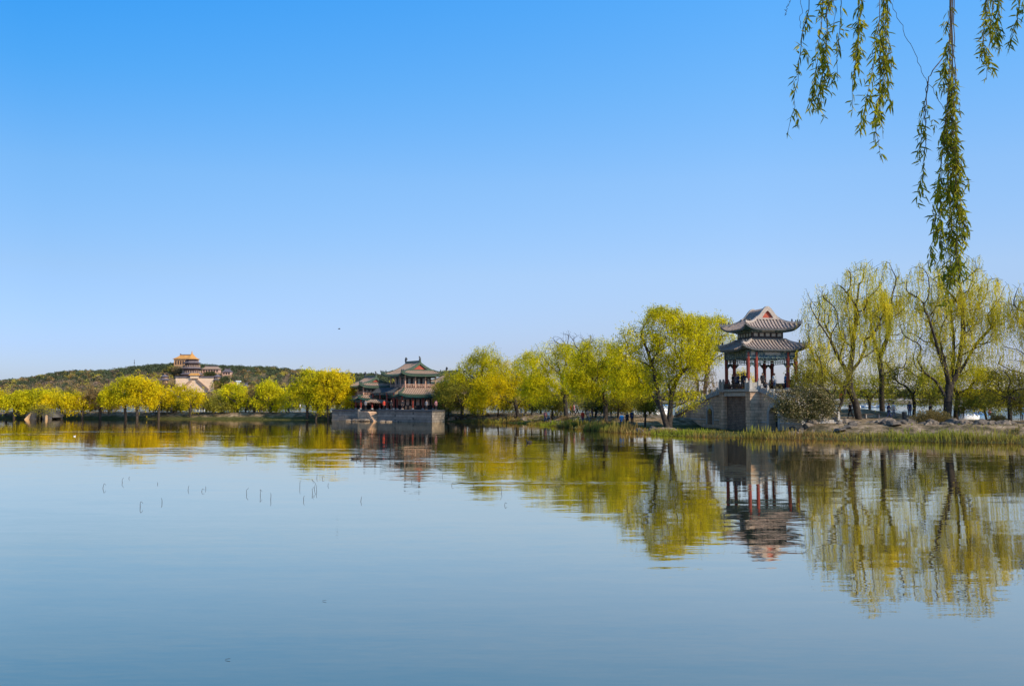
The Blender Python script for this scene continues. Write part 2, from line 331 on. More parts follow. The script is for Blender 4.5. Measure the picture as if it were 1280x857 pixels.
def tree(name, label, D, trunk, limbs, blobs, kind='bushy', pal='yellow', NL=12000, nn=None, rt=0.28, seed=None, group=None, cat='tree', bark='bark', depth=0.85, shell=0.45, clump=1.0, bare=0):
    global TREES; TREES += 1
    rng = np.random.default_rng(1000 + TREES if seed is None else seed); K = KIND[kind]; ppm = F / D; NL = int(NL * NMUL[kind])
    bx = gx(trunk[0][0], D); by = D; bz = lz(bx, by)
    base = np.array([bx, by, bz])
    def loc(p, dy=0.0): q = at(p[0], p[1], D + dy); return np.array([q.x * 1.0, q.y, q.z]) - base
    tp = [loc(p, 0 if i == 0 else rng.normal(0, 0.25)) for i, p in enumerate(trunk)]; tp[0] = np.array([0, 0, -0.35])
    polys = [(-1, tp)]; cnt = len(tp)
    for lb in limbs:       # (attach index in trunk, points)
        ai, pl = lb; dy = rng.normal(0, 1.2); polys.append((ai if ai >= 0 else len(tp) - 1, [loc(p, dy * (k + 1) / len(pl)) for k, p in enumerate(pl)])); cnt += len(pl)
    vol = [(b[2] * b[3] * b[2]) for b in blobs]; area = sum(b[2] * b[3] for b in blobs) / ppm ** 2
    if nn is None: nn = int(min(1000, max(90, area * 9)))
    tot = float(sum(vol)); Q = []
    for b, v in zip(blobs, vol):
        k = max(8, int(nn * v / tot)); d = unit(rng.normal(0, 1, (k, 3))); rr = rng.uniform(0, 1, (k, 1)) ** (1 / 3 * (1 - shell) + 0.001)
        # lumpy envelope
        lump = 0.82 + 0.36 * _vn(d[:, 0] * 3 + seedoff(b), d[:, 2] * 3 + d[:, 1] * 2, 1.0)[:, None]
        q = d * rr * lump; c = loc((b[0], b[1])); dyc = rng.uniform(-0.25, 0.25) * b[2] / ppm
        Q.append(np.stack([c[0] + q[:, 0] * b[2] / ppm, c[1] + dyc + q[:, 1] * b[2] / ppm * depth, c[2] + q[:, 2] * b[3] / ppm], 1))
    Q = np.concatenate(Q); Q = Q[Q[:, 2] > 0.9]
    P, par = grow(rng, polys, Q, bf=0.30)
    P, r, ch = finish(P, par, cnt, rt)
    root = empty(name, tuple(base), label=label, cat=cat, group=group)
    wm = wood_mesh('trunk', P, par, r, ch); link('trunk', wm, bark, root)
    # leaf strands
    thin = np.array([i for i in range(cnt, len(P)) if r[i] < 0.075]); wts = np.array([1.0 if not ch[i] else 0.5 for i in thin])
    dens = 0.10 + 1.9 * _vn(P[thin, 0] + P[thin, 1], P[thin, 2], 0.6) ** 2.2 * clump * (1.5 if kind == 'far' else 1) + 0.25 * rng.uniform(0, 1, len(thin)) ** 3; wts = wts * dens
    ns = max(10, NL // K['m']); a = rng.choice(thin, ns, p=wts / wts.sum())
    # anchor anywhere on the edge to its parent
    t = rng.uniform(0, 1, (ns, 1)); anc = P[a] * t + P[par[a]] * (1 - t) + rng.normal(0, K['j'], (ns, 3)) * np.array([1, 1, 0.8])
    sl = rng.uniform(*K['sl'], (ns, 1)); m = K['m']
    if kind == 'weep': sl = sl * (0.5 + 1.0 * rng.uniform(0, 1, (ns, 1)) ** 2)
    out = rng.normal(0, 0.22 if kind == 'weep' else 0.55, (ns, 3)) + np.array([0, 0, -1.0 if kind == 'weep' else -0.55]); out = unit(out)
    tt = np.linspace(0, 1, m)[None, :, None]
    C = anc[:, None, :] + (out[:, None, :] * tt + np.array([0, 0, -1.0])[None, None, :] * tt ** 2 * (0.5 if kind == 'weep' else 0.25)) * sl[:, None, :]
    C = C + rng.normal(0, 0.035 if kind == 'weep' else 0.09, C.shape)
    Dr = np.repeat(out[:, None, :] * 0.4 + np.array([0, 0, -0.8]), m, 1)
    C = C.reshape(-1, 3); Dr = Dr.reshape(-1, 3); keep = C[:, 2] > 0.25; C = C[keep]; Dr = Dr[keep]
    V = leaves(rng, C, Dr, K['ll'], K['lw'], K['jit'])
    lt, dk = [np.array(c) for c in PAL[pal]]
    u = 0.55 * np.repeat(rng.uniform(0, 1, ns), m)[keep] + 0.45 * _vn(C[:, 0] + 0.7 * C[:, 1], C[:, 2], 0.9); u = np.clip(u * 1.3 - 0.1 + rng.normal(0, 0.08, len(u)), 0, 1)
    if pal == 'pale': u = np.where(rng.uniform(0, 1, len(u)) < 0.16, 1.0, u * 0.25)
    col = dk + (lt - dk) * u[:, None]; col = np.repeat(col, 4, 0)
    link('crown', npmesh('crown', V, 4, col), 'leaf', root)
    return root
def seedoff(b): return (b[0] * 0.37 + b[1] * 0.11) % 17
# ------------------------------------------------------------------ water
wm = bpy.data.materials.new('lake_water'); wm.use_nodes = True; t = wm.node_tree; b = t.nodes['Principled BSDF']
b.inputs['Base Color'].default_value = (*WATER_COL, 1); b.inputs['IOR'].default_value = WATER_IOR; b.inputs['Roughness'].default_value = 0.02; b.inputs['Specular IOR Level'].default_value = 0.5
geo = t.nodes.new('ShaderNodeNewGeometry'); sp = t.nodes.new('ShaderNodeSeparateXYZ'); t.links.new(geo.outputs['Position'], sp.inputs[0])
def mth(op, a=None, b_=None, c=None, clamp=False):
    n = t.nodes.new('ShaderNodeMath'); n.operation = op; n.use_clamp = clamp
    for i, x in enumerate((a, b_, c)):
        if x is None: continue
        if isinstance(x, (int, float)): n.inputs[i].default_value = x
        else: t.links.new(x, n.inputs[i])
    return n.outputs[0]
def noisec(sx, sy, scale, detail=2, z=0):
    mp = t.nodes.new('ShaderNodeMapping'); mp.inputs['Scale'].default_value = (sx, sy, 1); mp.inputs['Location'].default_value = (z, z * 2, z); t.links.new(geo.outputs['Position'], mp.inputs[0])
    n = t.nodes.new('ShaderNodeTexNoise'); n.inputs['Scale'].default_value = scale; n.inputs['Detail'].default_value = detail; t.links.new(mp.outputs[0], n.inputs['Vector']); return n
def sm(v, a, b_):
    n = t.nodes.new('ShaderNodeMapRange'); n.interpolation_type = 'SMOOTHSTEP'; n.inputs[1].default_value = a; n.inputs[2].default_value = b_; t.links.new(v, n.inputs[0]); return n.outputs[0]
X, Y = sp.outputs['X'], sp.outputs['Y']
def ell(cx, cy, rx, ry, rot=0.0):     # soft ellipse mask
    dx = mth('SUBTRACT', X, cx); dy = mth('SUBTRACT', Y, cy); c, s = math.cos(rot), math.sin(rot)
    u = mth('DIVIDE', mth('ADD', mth('MULTIPLY', dx, c), mth('MULTIPLY', dy, s)), rx); v = mth('DIVIDE', mth('SUBTRACT', mth('MULTIPLY', dy, c), mth('MULTIPLY', dx, s)), ry)
    d = mth('ADD', mth('MULTIPLY', u, u), mth('MULTIPLY', v, v)); return mth('SUBTRACT', 1.0, sm(d, 0.1, 1.0))
# breeze patches: calm lake, ruffled lanes, open water behind the causeway
big = noisec(0.03, 0.10, 1.0, 3)
patch = sm(big.outputs['Fac'], 0.52, 0.66)
mid = mth('MULTIPLY', sm(Y, 38, 62), mth('SUBTRACT', 1.0, sm(Y, 100, 125)))
slope = mth('ADD', WAVE0, mth('MULTIPLY', sm(Y, 14, 60), WAVE1))
slope = mth('ADD', slope, mth('MULTIPLY', mth('MULTIPLY', patch, mid), 0.010))
wake = ell(1.5, 41, 6.5, 1.4, 0.05); wake2 = ell(-3, 58, 12, 5.0, 0.0); wake3 = ell(-30, 66, 26, 7, 0.0)
lane = ell(-42, 107.5, 12, 0.5, -0.0)
for mk, k in ((wake, 0.022), (wake2, 0.014), (wake3, 0.016), (lane, 0.2)): slope = mth('ADD', slope, mth('MULTIPLY', mk, k))
slope = mth('ADD', slope, mth('MULTIPLY', sm(Y, 186, 196), 0.10))
# open water right of the causeway
rt = mth('MULTIPLY', sm(X, 34, 42), sm(Y, 112, 122)); slope = mth('ADD', slope, mth('MULTIPLY', rt, 0.06))
n1 = noisec(0.22, 1.0, 1.5, 3); n2 = noisec(0.6, 2.8, 4.0, 4, 7.0)
va = t.nodes.new('ShaderNodeVectorMath'); va.operation = 'ADD'; t.links.new(n1.outputs['Color'], va.inputs[0]); t.links.new(n2.outputs['Color'], va.inputs[1])
vs = t.nodes.new('ShaderNodeVectorMath'); vs.operation = 'SUBTRACT'; t.links.new(va.outputs[0], vs.inputs[0]); vs.inputs[1].default_value = (1, 1, 1)
vm = t.nodes.new('ShaderNodeVectorMath'); vm.operation = 'MULTIPLY'; t.links.new(vs.outputs[0], vm.inputs[0]); vm.inputs[1].default_value = (2.2, 5.0, 0)
vk = t.nodes.new('ShaderNodeVectorMath'); vk.operation = 'SCALE'; t.links.new(vm.outputs[0], vk.inputs[0]); t.links.new(slope, vk.inputs['Scale'])
vz = t.nodes.new('ShaderNodeVectorMath'); vz.operation = 'ADD'; t.links.new(vk.outputs[0], vz.inputs[0]); vz.inputs[1].default_value = (0, 0, 1)
vn_ = t.nodes.new('ShaderNodeVectorMath'); vn_.operation = 'NORMALIZE'; t.links.new(vz.outputs[0], vn_.inputs[0]); t.links.new(vn_.outputs[0], b.inputs['Normal'])
M['lake_water'] = wm
gl = t.nodes.new('ShaderNodeBsdfGlossy'); gl.inputs['Roughness'].default_value = 0.015; gcm = t.nodes.new('ShaderNodeMix'); gcm.data_type = 'RGBA'; gcm.inputs['A'].default_value = (*WATER_TINT2, 1); gcm.inputs['B'].default_value = (*WATER_TINT, 1); t.links.new(gcm.outputs['Result'], gl.inputs['Color']); df = t.nodes.new('ShaderNodeBsdfDiffuse'); df.inputs['Color'].default_value = (*WATER_COL, 1)
lw = t.nodes.new('ShaderNodeLayerWeight'); lw.inputs['Blend'].default_value = 0.5; pw = mth('POWER', lw.outputs['Facing'], WATER_K); t.links.new(sm(lw.outputs['Facing'], 0.68, 0.93), gcm.inputs['Factor']); mxs = t.nodes.new('ShaderNodeMixShader')
t.links.new(vn_.outputs[0], gl.inputs['Normal']); t.links.new(pw, mxs.inputs[0]); t.links.new(df.outputs[0], mxs.inputs[1]); t.links.new(gl.outputs[0], mxs.inputs[2])
t.links.new(mxs.outputs[0], [n for n in t.nodes if n.type == 'OUTPUT_MATERIAL'][0].inputs['Surface']); t.nodes.remove(b)
mb = MB(); mb.add([(-5000, 6.0, 0), (5000, 6.0, 0), (5000, 9000, 0), (-5000, 9000, 0)], [(0, 1, 2, 3)])
tag(mb.build('lake', 'lake_water'), kind='structure')
# ------------------------------------------------------------------ ground materials
gm_ = bpy.data.materials.new('causeway_soil'); gm_.use_nodes = True; t = gm_.node_tree; b = t.nodes['Principled BSDF']; b.inputs['Roughness'].default_value = 0.95; b.inputs['Specular IOR Level'].default_value = 0.1
geo2 = t.nodes.new('ShaderNodeNewGeometry'); sp2 = t.nodes.new('ShaderNodeSeparateXYZ'); t.links.new(geo2.outputs['Position'], sp2.inputs[0])
def nz(scale, detail=6):
    n = t.nodes.new('ShaderNodeTexNoise'); n.inputs['Scale'].default_value = scale; n.inputs['Detail'].default_value = detail; n.inputs['Roughness'].default_value = 0.7; t.links.new(geo2.outputs['Position'], n.inputs['Vector']); return n.outputs['Fac']
def ramp(v, stops):
    r = t.nodes.new('ShaderNodeValToRGB'); e = r.color_ramp.elements; e[0].position, e[0].color = stops[0][0], (*stops[0][1], 1); e[1].position, e[1].color = stops[-1][0], (*stops[-1][1], 1)
    for p, c in stops[1:-1]: q = e.new(p); q.color = (*c, 1)
    t.links.new(v, r.inputs[0]); return r.outputs[0]
soil = ramp(nz(0.8), [(0.34, (0.05, 0.042, 0.02)), (0.46, (0.15, 0.11, 0.06)), (0.56, (0.30, 0.21, 0.13)), (0.70, (0.46, 0.34, 0.22))])
grass = ramp(nz(1.7), [(0.3, (0.03, 0.035, 0.012)), (0.7, (0.12, 0.11, 0.03))])
zf = mth('ADD', sp2.outputs['Z'], mth('MULTIPLY', mth('SUBTRACT', nz(0.6), 0.5), 0.9)); fz = sm(zf, 0.25, 0.75)
mx = t.nodes.new('ShaderNodeMix'); mx.data_type = 'RGBA'; t.links.new(fz, mx.inputs['Factor']); t.links.new(grass, mx.inputs['A']); t.links.new(soil, mx.inputs['B']); t.links.new(mx.outputs['Result'], b.inputs['Base Color'])
bp = t.nodes.new('ShaderNodeBump'); bp.inputs['Distance'].default_value = 0.12; t.links.new(nz(3.0), bp.inputs['Height']); t.links.new(bp.outputs['Normal'], b.inputs['Normal'])
M['causeway_soil'] = gm_
def heightgrid(name, xs, ys, fn, mat, kind='structure', drop=None):
    XX, YY = np.meshgrid(xs, ys); ZZ = fn(XX.ravel(), YY.ravel()).reshape(XX.shape); nx, ny = len(xs), len(ys)
    V = np.stack([XX, YY, ZZ], -1).reshape(-1, 3); i, j = np.meshgrid(np.arange(nx - 1), np.arange(ny - 1)); k = (j * nx + i).ravel()
    Fc = np.stack([k, k + 1, k + nx + 1, k + nx], 1)
    if drop is not None: Fc = Fc[(V[Fc][:, :, 2] > drop).any(1)]
    me = bpy.data.meshes.new(name); me.vertices.add(len(V)); me.vertices.foreach_set('co', V.astype(np.float32).ravel()); me.loops.add(Fc.size); me.loops.foreach_set('vertex_index', Fc.astype(np.int32).ravel())
    me.polygons.add(len(Fc)); me.polygons.foreach_set('loop_start', np.arange(0, Fc.size, 4, dtype=np.int32)); me.update(calc_edges=True)
    o = link(name, me, mat, smooth=True); tag(o, kind=kind); return o
heightgrid('causeway', np.arange(-175, 98, 0.8), np.arange(62, 222, 0.8), land_h, 'causeway_soil', drop=-0.4)
# shore the photographer stands on
nmat('shore_ground', (0.10, 0.08, 0.05), (0.22, 0.18, 0.12), 0.95, 0.8, 0.05)
heightgrid('near_shore', np.linspace(-60, 60, 90), np.linspace(-60, 9, 60), lambda x, y: np.clip((7.6 - y) * 0.75, -1.0, 1.9) + (_vn(x, y, 0.6) - 0.5) * 0.12, 'shore_ground')
# far land, hill
def hillh(x, y):
    px = 640 + x * F / 1180.0
    H = np.interp(px, [-500, -200, 0, 50, 100, 150, 215, 290, 340, 372, 420, 470, 520, 570, 640, 760, 900, 1400], [5, 8, 22, 27, 34, 38, 43, 41, 39, 35, 32, 30, 22, 17, 10, 5, 3, 2])
    t_ = np.clip((y - 900) / 290.0, 0, 1); t_ = (t_ * t_ * (3 - 2 * t_)) ** 1.5; back = 1 - np.clip((y - 1250) / 400, 0, 1) * 0.8
    z = 1.2 + (H - 1.2) * t_ * back + (_vn(x, y, 0.02) - 0.5) * 4 * t_
    pv_ = 640 + x * F / np.maximum(y, 1); ck = np.clip((pv_ - 196) / 8, 0, 1) * np.clip((282 - pv_) / 8, 0, 1) * (y < 1086)
    return z - ck * np.maximum(0, z - np.interp(y, [860, 960, 1060, 1088], [1.5, 2.0, 11, 14]))
nmat('hill_soil', (0.09, 0.07, 0.03), (0.22, 0.15, 0.07), 0.95, 0.03)
heightgrid('hill', np.arange(-1000, 700, 14.0), np.arange(840, 1700, 12.0), lambda x, y: np.where(y < 845, -1, hillh(x, y)), 'hill_soil')
nmat('plain', (0.06, 0.06, 0.03), (0.14, 0.12, 0.06), 0.95, 0.01)
mb = MB(); mb.add([(-5000, 1650, 0.9), (5000, 1650, 0.9), (5000, 9000, 0.9), (-5000, 9000, 0.9), (260, 760, 0.9), (5000, 760, 0.9), (5000, 1650, 0.9), (260, 1650, 0.9)], [(0, 1, 2, 3), (4, 5, 6, 7)])
mb.add([(260, 760, 0.9), (5000, 760, 0.9), (5000, 755, -0.5), (260, 755, -0.5)], [(0, 1, 2, 3)])
tag(mb.build('far_ground', 'plain'), kind='structure')
# ------------------------------------------------------------------ woods (nobody could count them)
def wood(name, pts, size, leafs, ll, cols, label, cat='woodland', seed=5):
    rng = np.random.default_rng(seed); n = len(pts); k = leafs
    c = np.repeat(pts, k, 0); s = np.repeat(size, k)[:, None]
    d = unit(rng.normal(0, 1, (n * k, 3))); d[:, 2] = np.abs(d[:, 2]) * 0.9 - 0.25; C = c + d * s * rng.uniform(0.55, 1.05, (n * k, 1)) * np.array([1, 1, 1.15]) + np.array([0, 0, 1]) * s * 0.8
    V = leaves(rng, C, d, ll, ll * 0.75, 0.8); col = np.repeat(cols, k, 0) * rng.uniform(0.7, 1.25, (n * k, 1)); col = np.repeat(col, 4, 0)
    o = link(name, npmesh(name, V, 4, col), 'wood_leaf'); tag(o, label, cat, kind='stuff'); return o
rng = np.random.default_rng(3)
n = 6500; hx = rng.uniform(-760, 130, n); hy = rng.uniform(865, 1230, n); hy = np.where(rng.uniform(0, 1, n) < 0.25, rng.uniform(1130, 1200, n), hy); hz = hillh(hx, hy); px = 640 + hx * F / hy
keep = ~((px > 217) & (px < 268) & (hy < 1098)) & (hz > 0.8)
hx, hy, hz, px = hx[keep], hy[keep], hz[keep], px[keep]; n = len(hx)
g = np.clip(_vn(hx, hy, 0.012) * 1.5 - 0.3 + (hz - 20) / 45 + (px > 320) * 0.1, 0, 1); u = rng.uniform(0, 1, n)
cg = np.array([0.06, 0.078, 0.025]); cb = np.array([0.30, 0.19, 0.055]); cp = np.array([0.25, 0.16, 0.11]); cy = np.array([0.42, 0.33, 0.03])
isg = u < g; w_ = rng.uniform(0, 1, n); cols = np.where(isg[:, None], cg * rng.uniform(0.7, 1.4, (n, 1)), np.where((w_ < 0.5)[:, None], cb, np.where((w_ < 0.75)[:, None], cp, cy)) * rng.uniform(0.7, 1.2, (n, 1)))
cols = cols * 0.92 + np.array([0.085, 0.085, 0.085]) * 0.42  # pale haze mixed into the hill tree colours
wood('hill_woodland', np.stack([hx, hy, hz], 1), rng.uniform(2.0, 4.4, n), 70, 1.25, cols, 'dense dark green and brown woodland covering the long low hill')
n = 1500; hx = rng.uniform(120, 1100, n); hy = rng.uniform(764, 860, n); cols = np.where((rng.uniform(0, 1, n) < 0.5)[:, None], cg * 1.2, cb * 0.6) * 0.8 + np.array([0.10, 0.115, 0.13]) * 0.45  # distance haze blended into these crown colours
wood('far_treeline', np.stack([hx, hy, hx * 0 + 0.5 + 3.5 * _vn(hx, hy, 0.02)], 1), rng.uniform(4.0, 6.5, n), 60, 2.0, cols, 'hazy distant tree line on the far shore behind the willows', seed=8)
# ------------------------------------------------------------------ reeds along the causeway
def reeds():
    rng = np.random.default_rng(12); N = 420000; x = rng.uniform(-130, 75, N); y = rng.uniform(66, 192, N); 
    pxx = 640 + x * F / y; ok = (pxx > -60) & (pxx < 1400); x, y = x[ok], y[ok]
    d = shore_d(x, y) + (_vn(x, y, 0.35) - 0.5) * 1.6; wdt = np.interp(y, [75, 105, 130, 180], [4.6, 5.2, 3.0, 2.2]); dens = np.clip(_vn(x, y, 0.28) * 1.9 - np.where(y > 150, -0.3, 0.35), 0.06, 1); far_ = d > wdt; dens = np.where(far_, dens * 0.25, dens); wdt = wdt + 5.0
    front = y < np.interp(x, [-130, 5, 20, 30, 80], [190, 150, 112, 100, 92])
    ok = (d > -0.9) & (d < wdt) & front & (rng.uniform(0, 1, len(x)) < dens); x, y, d = x[ok], y[ok], d[ok]; n = len(x)
    z = np.maximum(land_h(x, y), -0.05); s = y / 100.0; tall = np.where((x > 14) & (x < 31) & (y > 90), 0.62, 1.0) * np.interp(d, [-0.9, 0.5, 3, 5, 9], [0.5, 0.85, 0.6, 0.28, 0.12]) * (0.25 + 1.1 * _vn(x, y, 0.45) ** 1.3 + 0.35 * _vn(x + 9, y, 1.9)) * rng.uniform(0.6, 1.2, n); tall = tall * np.where(y > 150, 1.25, np.where(y > 130, 0.8, 1.0)); dens = dens
    a = rng.uniform(0, 2 * math.pi, n); wd = 0.05 * s * rng.uniform(0.6, 1.4, n); lean = rng.normal(0, 0.16, (n, 2)); B = np.stack([x, y, z], 1); sd = np.stack([np.cos(a), np.sin(a) * 0.4, a * 0], 1) * wd[:, None]
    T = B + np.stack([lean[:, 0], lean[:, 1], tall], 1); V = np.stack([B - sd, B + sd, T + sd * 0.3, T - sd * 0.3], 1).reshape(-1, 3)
    u = np.clip(_vn(x, y, 0.22) * 1.4 - 0.02 + rng.normal(0, 0.15, n), 0, 1)[:, None]
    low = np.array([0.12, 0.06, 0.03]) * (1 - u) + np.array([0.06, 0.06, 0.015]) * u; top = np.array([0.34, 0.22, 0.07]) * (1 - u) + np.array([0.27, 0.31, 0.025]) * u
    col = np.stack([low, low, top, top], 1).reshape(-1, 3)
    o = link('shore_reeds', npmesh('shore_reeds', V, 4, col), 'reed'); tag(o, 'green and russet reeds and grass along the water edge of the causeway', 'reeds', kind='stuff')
reeds()
nmat('hill_stone', (0.16, 0.11, 0.07), (0.34, 0.24, 0.15), 0.95, 0.4)
nmat('hall_dark', (0.07, 0.045, 0.045), (0.16, 0.09, 0.07), 0.9, 0.3)
nmat('sunlit_stone', (0.38, 0.25, 0.14), (0.5, 0.34, 0.2), 0.9, 1.0)  # paler copy of the arched bridge stone, sunlight put into its colour
nmat('dark_shade_stone', (0.06, 0.055, 0.05), (0.13, 0.115, 0.10), 0.9, 1.0)  # shaded face of the arched bridge painted as dark stone; also one plinth
# ------------------------------------------------------------------ roofs
def skirt_pt(side, s, t, P):
    A, B, z0, a, b, z1, lift, ext = P; hx = A + (a - A) * t; hy = B + (b - B) * t
    k = abs(s) ** 5 * (1 - t) ** 1.5; m = 1 + ext * k; z = z0 + (z1 - z0) * (0.6 * t + 0.4 * t * t) + lift * k
    x, y = [(s * hx, -hy), (hx, s * hy), (-s * hx, hy), (-hx, -s * hy)][side]
    return (x * m, y * m, z)
def skirt(mb, P, t0=0.0, t1=1.0, n=18, m=5, ribs=0.38, rw=0.17, rh=0.12, ribmb=None):
    for side in range(4):
        mb.grid([[skirt_pt(side, -1 + 2 * i / n, t0 + (t1 - t0) * j / m, P) for j in range(m + 1)] for i in range(n + 1)])
        if ribs:
            A, B, a, b = P[0], P[1], P[3], P[4]; H0, H1 = (A, a) if side in (0, 2) else (B, b); k = int(H0 / ribs)
            for q in range(-k, k + 1):
                c = q * ribs; tm = 1.0 if abs(c) <= H1 else (H0 - abs(c)) / (H0 - H1 + 1e-6); tm = min(tm, t1)
                if tm <= t0 + 0.04: continue
                pts = []
                for j in range(5):
                    tt = t0 + (tm - t0) * j / 4; h = H0 + (H1 - H0) * tt; pts.append(skirt_pt(side, max(-1, min(1, c / h)), tt, P))
                (ribmb or mb).sweep(pts, rw, rh)
def soffit(mb, P, wa, wb, n=18):
    A, B, z0 = P[:3]
    for side in range(4):
        g = []
        for i in range(n + 1):
            s = -1 + 2 * i / n; e = skirt_pt(side, s, 0, P); x, y = [(s * wa, -wb), (wa, s * wb), (-s * wa, wb), (-wa, -s * wb)][side]
            g.append([(e[0] * 0.995, e[1] * 0.995, e[2] - 0.01), (e[0] * 0.985, e[1] * 0.985, e[2] - 0.17), (x, y, z0 + 0.02)])
        mb.grid(g)
def fascia(mb, P, n=18, h=0.17):
    for side in range(4):
        mb.grid([[(e[0] * 1.004, e[1] * 1.004, e[2] + 0.03), (e[0] * 1.004, e[1] * 1.004, e[2] - h), (e[0] * 0.975, e[1] * 0.975, e[2] - h - 0.01)] for e in [skirt_pt(side, -1 + 2 * i / n, 0, P) for i in range(n + 1)]])
def hips(mb, P, w=0.22, h=0.24, beasts=True, bmb=None, t1=1.0):
    for side in range(4):
        pts = [skirt_pt(side, 1, t1 * j / 8, P) for j in range(9)]; pts = [Vector(p) for p in pts]
        d = (pts[0] - pts[1]).normalized(); pts = [pts[0] + d * 0.12 + Vector((0, 0, 0.06))] + pts[1:]
        mb.sweep(pts, w, h)
        if beasts:
            for k in range(4):
                p = pts[0].lerp(pts[2], 0.05 + 0.28 * k); B_ = bmb or mb
                B_.ball((p.x, p.y, p.z + h + 0.07), (0.07, 0.07, 0.13), 6, 4)
            q = pts[3]; B_.ball((q.x, q.y, q.z + h + 0.1), (0.11, 0.11, 0.22), 6, 4)
def prof(t, kind): return 0.5 - 0.5 * math.cos(math.pi * t) if kind == 'round' else 0.55 * t + 0.45 * t * t
def hipgable(root, P, z2, kind, mt, me_, mr, mg, mv, msof, wall, ribs=0.38, name='roof', bargew=0.4, edge=0.0):
    A, B, z0, a, b, z1, lift, ext = P
    rf = MB(); skirt(rf, P, edge, 1, ribs=ribs)
    n = 14
    for sg in (-1, 1):
        rf.grid([[(sg * a * (1 - i / n), -b + 2 * b * j / 6, z1 + (z2 - z1) * prof(i / n, kind)) for j in range(7)] for i in range(n + 1)])
        if ribs:
            for q in range(-int(b / ribs), int(b / ribs) + 1):
                rf.sweep([(sg * a * (1 - i / n), q * ribs, z1 + (z2 - z1) * prof(i / n, kind)) for i in range(n + 1)], 0.17, 0.12)
    roof = rf.build(name, mt, root)
    if edge:
        e = MB(); skirt(e, P, 0, edge, m=2, ribs=ribs); e.build('eave_tiles', me_, roof)
    s = MB(); soffit(s, P, *wall); s.build('soffit', msof, roof); s = MB(); fascia(s, P); s.build('eave_edge', 'green_tile' if edge else 'ridge_dark', roof)
    h = MB(); bm_ = MB(); hips(h, P, bmb=bm_); 
    for sg in (-1, 1): h.sweep([(-a * 1.05, sg * (b + 0.06), z1 + 0.0), (a * 1.05, sg * (b + 0.06), z1 + 0.0)], 0.25, 0.16)
    h.build_each('hip_ridge', mr, roof); bm_.build_each('ridge_beast', 'ridge_dark', roof)
    for sg in (-1, 1):
        y = sg * (b - 0.16); pr = [(a * (2 * i / 24 - 1), z1 + (z2 - z1) * prof(1 - abs(2 * i / 24 - 1), kind)) for i in range(25)]
        g = MB(); g.add([(x, y, z) for x, z in pr] + [(0, y, z1)], [tuple(range(25)) + (25,)]) if False else None
        g.grid([[(x, y, z1), (x, y, max(z - 0.02, z1 + 0.001))] for x, z in pr]); gab = g.build('gable', 'ridge_dark', roof)
        r_ = MB(); sc = 0.8 if kind == 'round' else 0.72; y2 = y + sg * 0.05; r_.grid([[(x * sc, y2, z1 + 0.2), (x * sc, y2, max(z1 + 0.21, z1 + 0.2 + (z - z1) * sc * 0.8))] for x, z in pr]); r_.build('gable_panel', mg, gab)
        v = MB(); yb = sg * (b + 0.02)
        outer = [(x * 1.08, z + (0.26 if kind == 'round' else 0.1)) for x, z in pr]; inner = []
        for i, (x, z) in enumerate(pr):
            x0, z0_ = pr[max(i - 1, 0)]; x1, z1_ = pr[min(i + 1, 24)]; dx, dz = x1 - x0, z1_ - z0_; L_ = math.hypot(dx, dz); inner.append((x + dz / L_ * bargew * 0.8, z - dx / L_ * bargew * 0.8))
        inner = [(x, max(z, z1 + 0.02)) for x, z in inner]
        v.grid([[(o[0], yb + sg * 0.1, o[1]), (i_[0], yb + sg * 0.1, i_[1]), (i_[0], yb - sg * 0.12, i_[1])] for o, i_ in zip(outer, inner)])
        v.grid([[(o[0], yb + sg * 0.1, o[1]), (o[0], yb - sg * 0.25, o[1] + 0.02), (o[0], yb - sg * 0.25, o[1] - 0.15)] for o in outer]); v.build('bargeboard', mv, roof, smooth=False)
    if kind != 'round':
        r = MB(); r.sweep([(0, -b - 0.15, z2 - 0.05), (0, b + 0.15, z2 - 0.05)], 0.28, 0.36); r.build('ridge', mr, roof)
        for sg in (-1, 1):
            f = MB(); f.sweep([(0, sg * (b + 0.05), z2 + 0.1), (0, sg * (b + 0.12), z2 + 0.55), (0, sg * (b - 0.02), z2 + 0.85), (0, sg * (b - 0.2), z2 + 0.8)], 0.26, 0.26, up=(0, 1, 0.2)); f.build('ridge_ornament', 'ridge_dark', roof)
    return roof
def column(root, x, y, z0, z1, r=0.17, mat='red_paint', plinth=True):
    m = MB(); m.tube([(x, y, z0 + (0.18 if plinth else 0)), (x, y, z1)], r, 12); c = m.build('column', mat, root, smooth=False)
    if plinth: q = MB(); q.tube([(x, y, z0), (x, y, z0 + 0.1), (x, y, z0 + 0.18)], [r * 1.6, r * 1.6, r * 1.2], 12); q.build('column_base', 'pale_stone', c)
    return c
# ------------------------------------------------------------------ pavilion on the stone bridge
BX, BY, BR = 27.7, 107.0, R(11.5)
DECK = 4.7
pv = empty('pavilion', (BX, BY, DECK), BR, label='double-eaved pavilion with red columns and rounded grey tiled roof on the stone bridge', cat='pavilion')
def dz(v): return v - DECK
cx = [-2.8, -1.85, 1.85, 2.8]
for y in (-2.8, 2.8):
    for x in cx: column(pv, x, y, 0, dz(8.7), 0.19)
m = MB()
for y in (-2.8, 2.8): m.box(-3.0, 3.0, y - 0.13, y + 0.13, dz(8.05), dz(8.95))
for x in (-2.8, 2.8): m.box(x - 0.13, x + 0.13, -2.66, 2.66, dz(8.05), dz(8.95))
m.build_each('painted_beam', 'painted_beam', pv)
m = MB()
for y in (-2.82, 2.82):
    for x0, x1 in ((-2.55, -2.1), (-0.9, 0.9), (2.1, 2.55)): m.box(x0, x1, y - 0.165, y + 0.165, dz(8.4), dz(8.72))
m.build_each('beam_panel', 'plaque', pv)
fr = MB()      # hanging lattice frieze and brackets
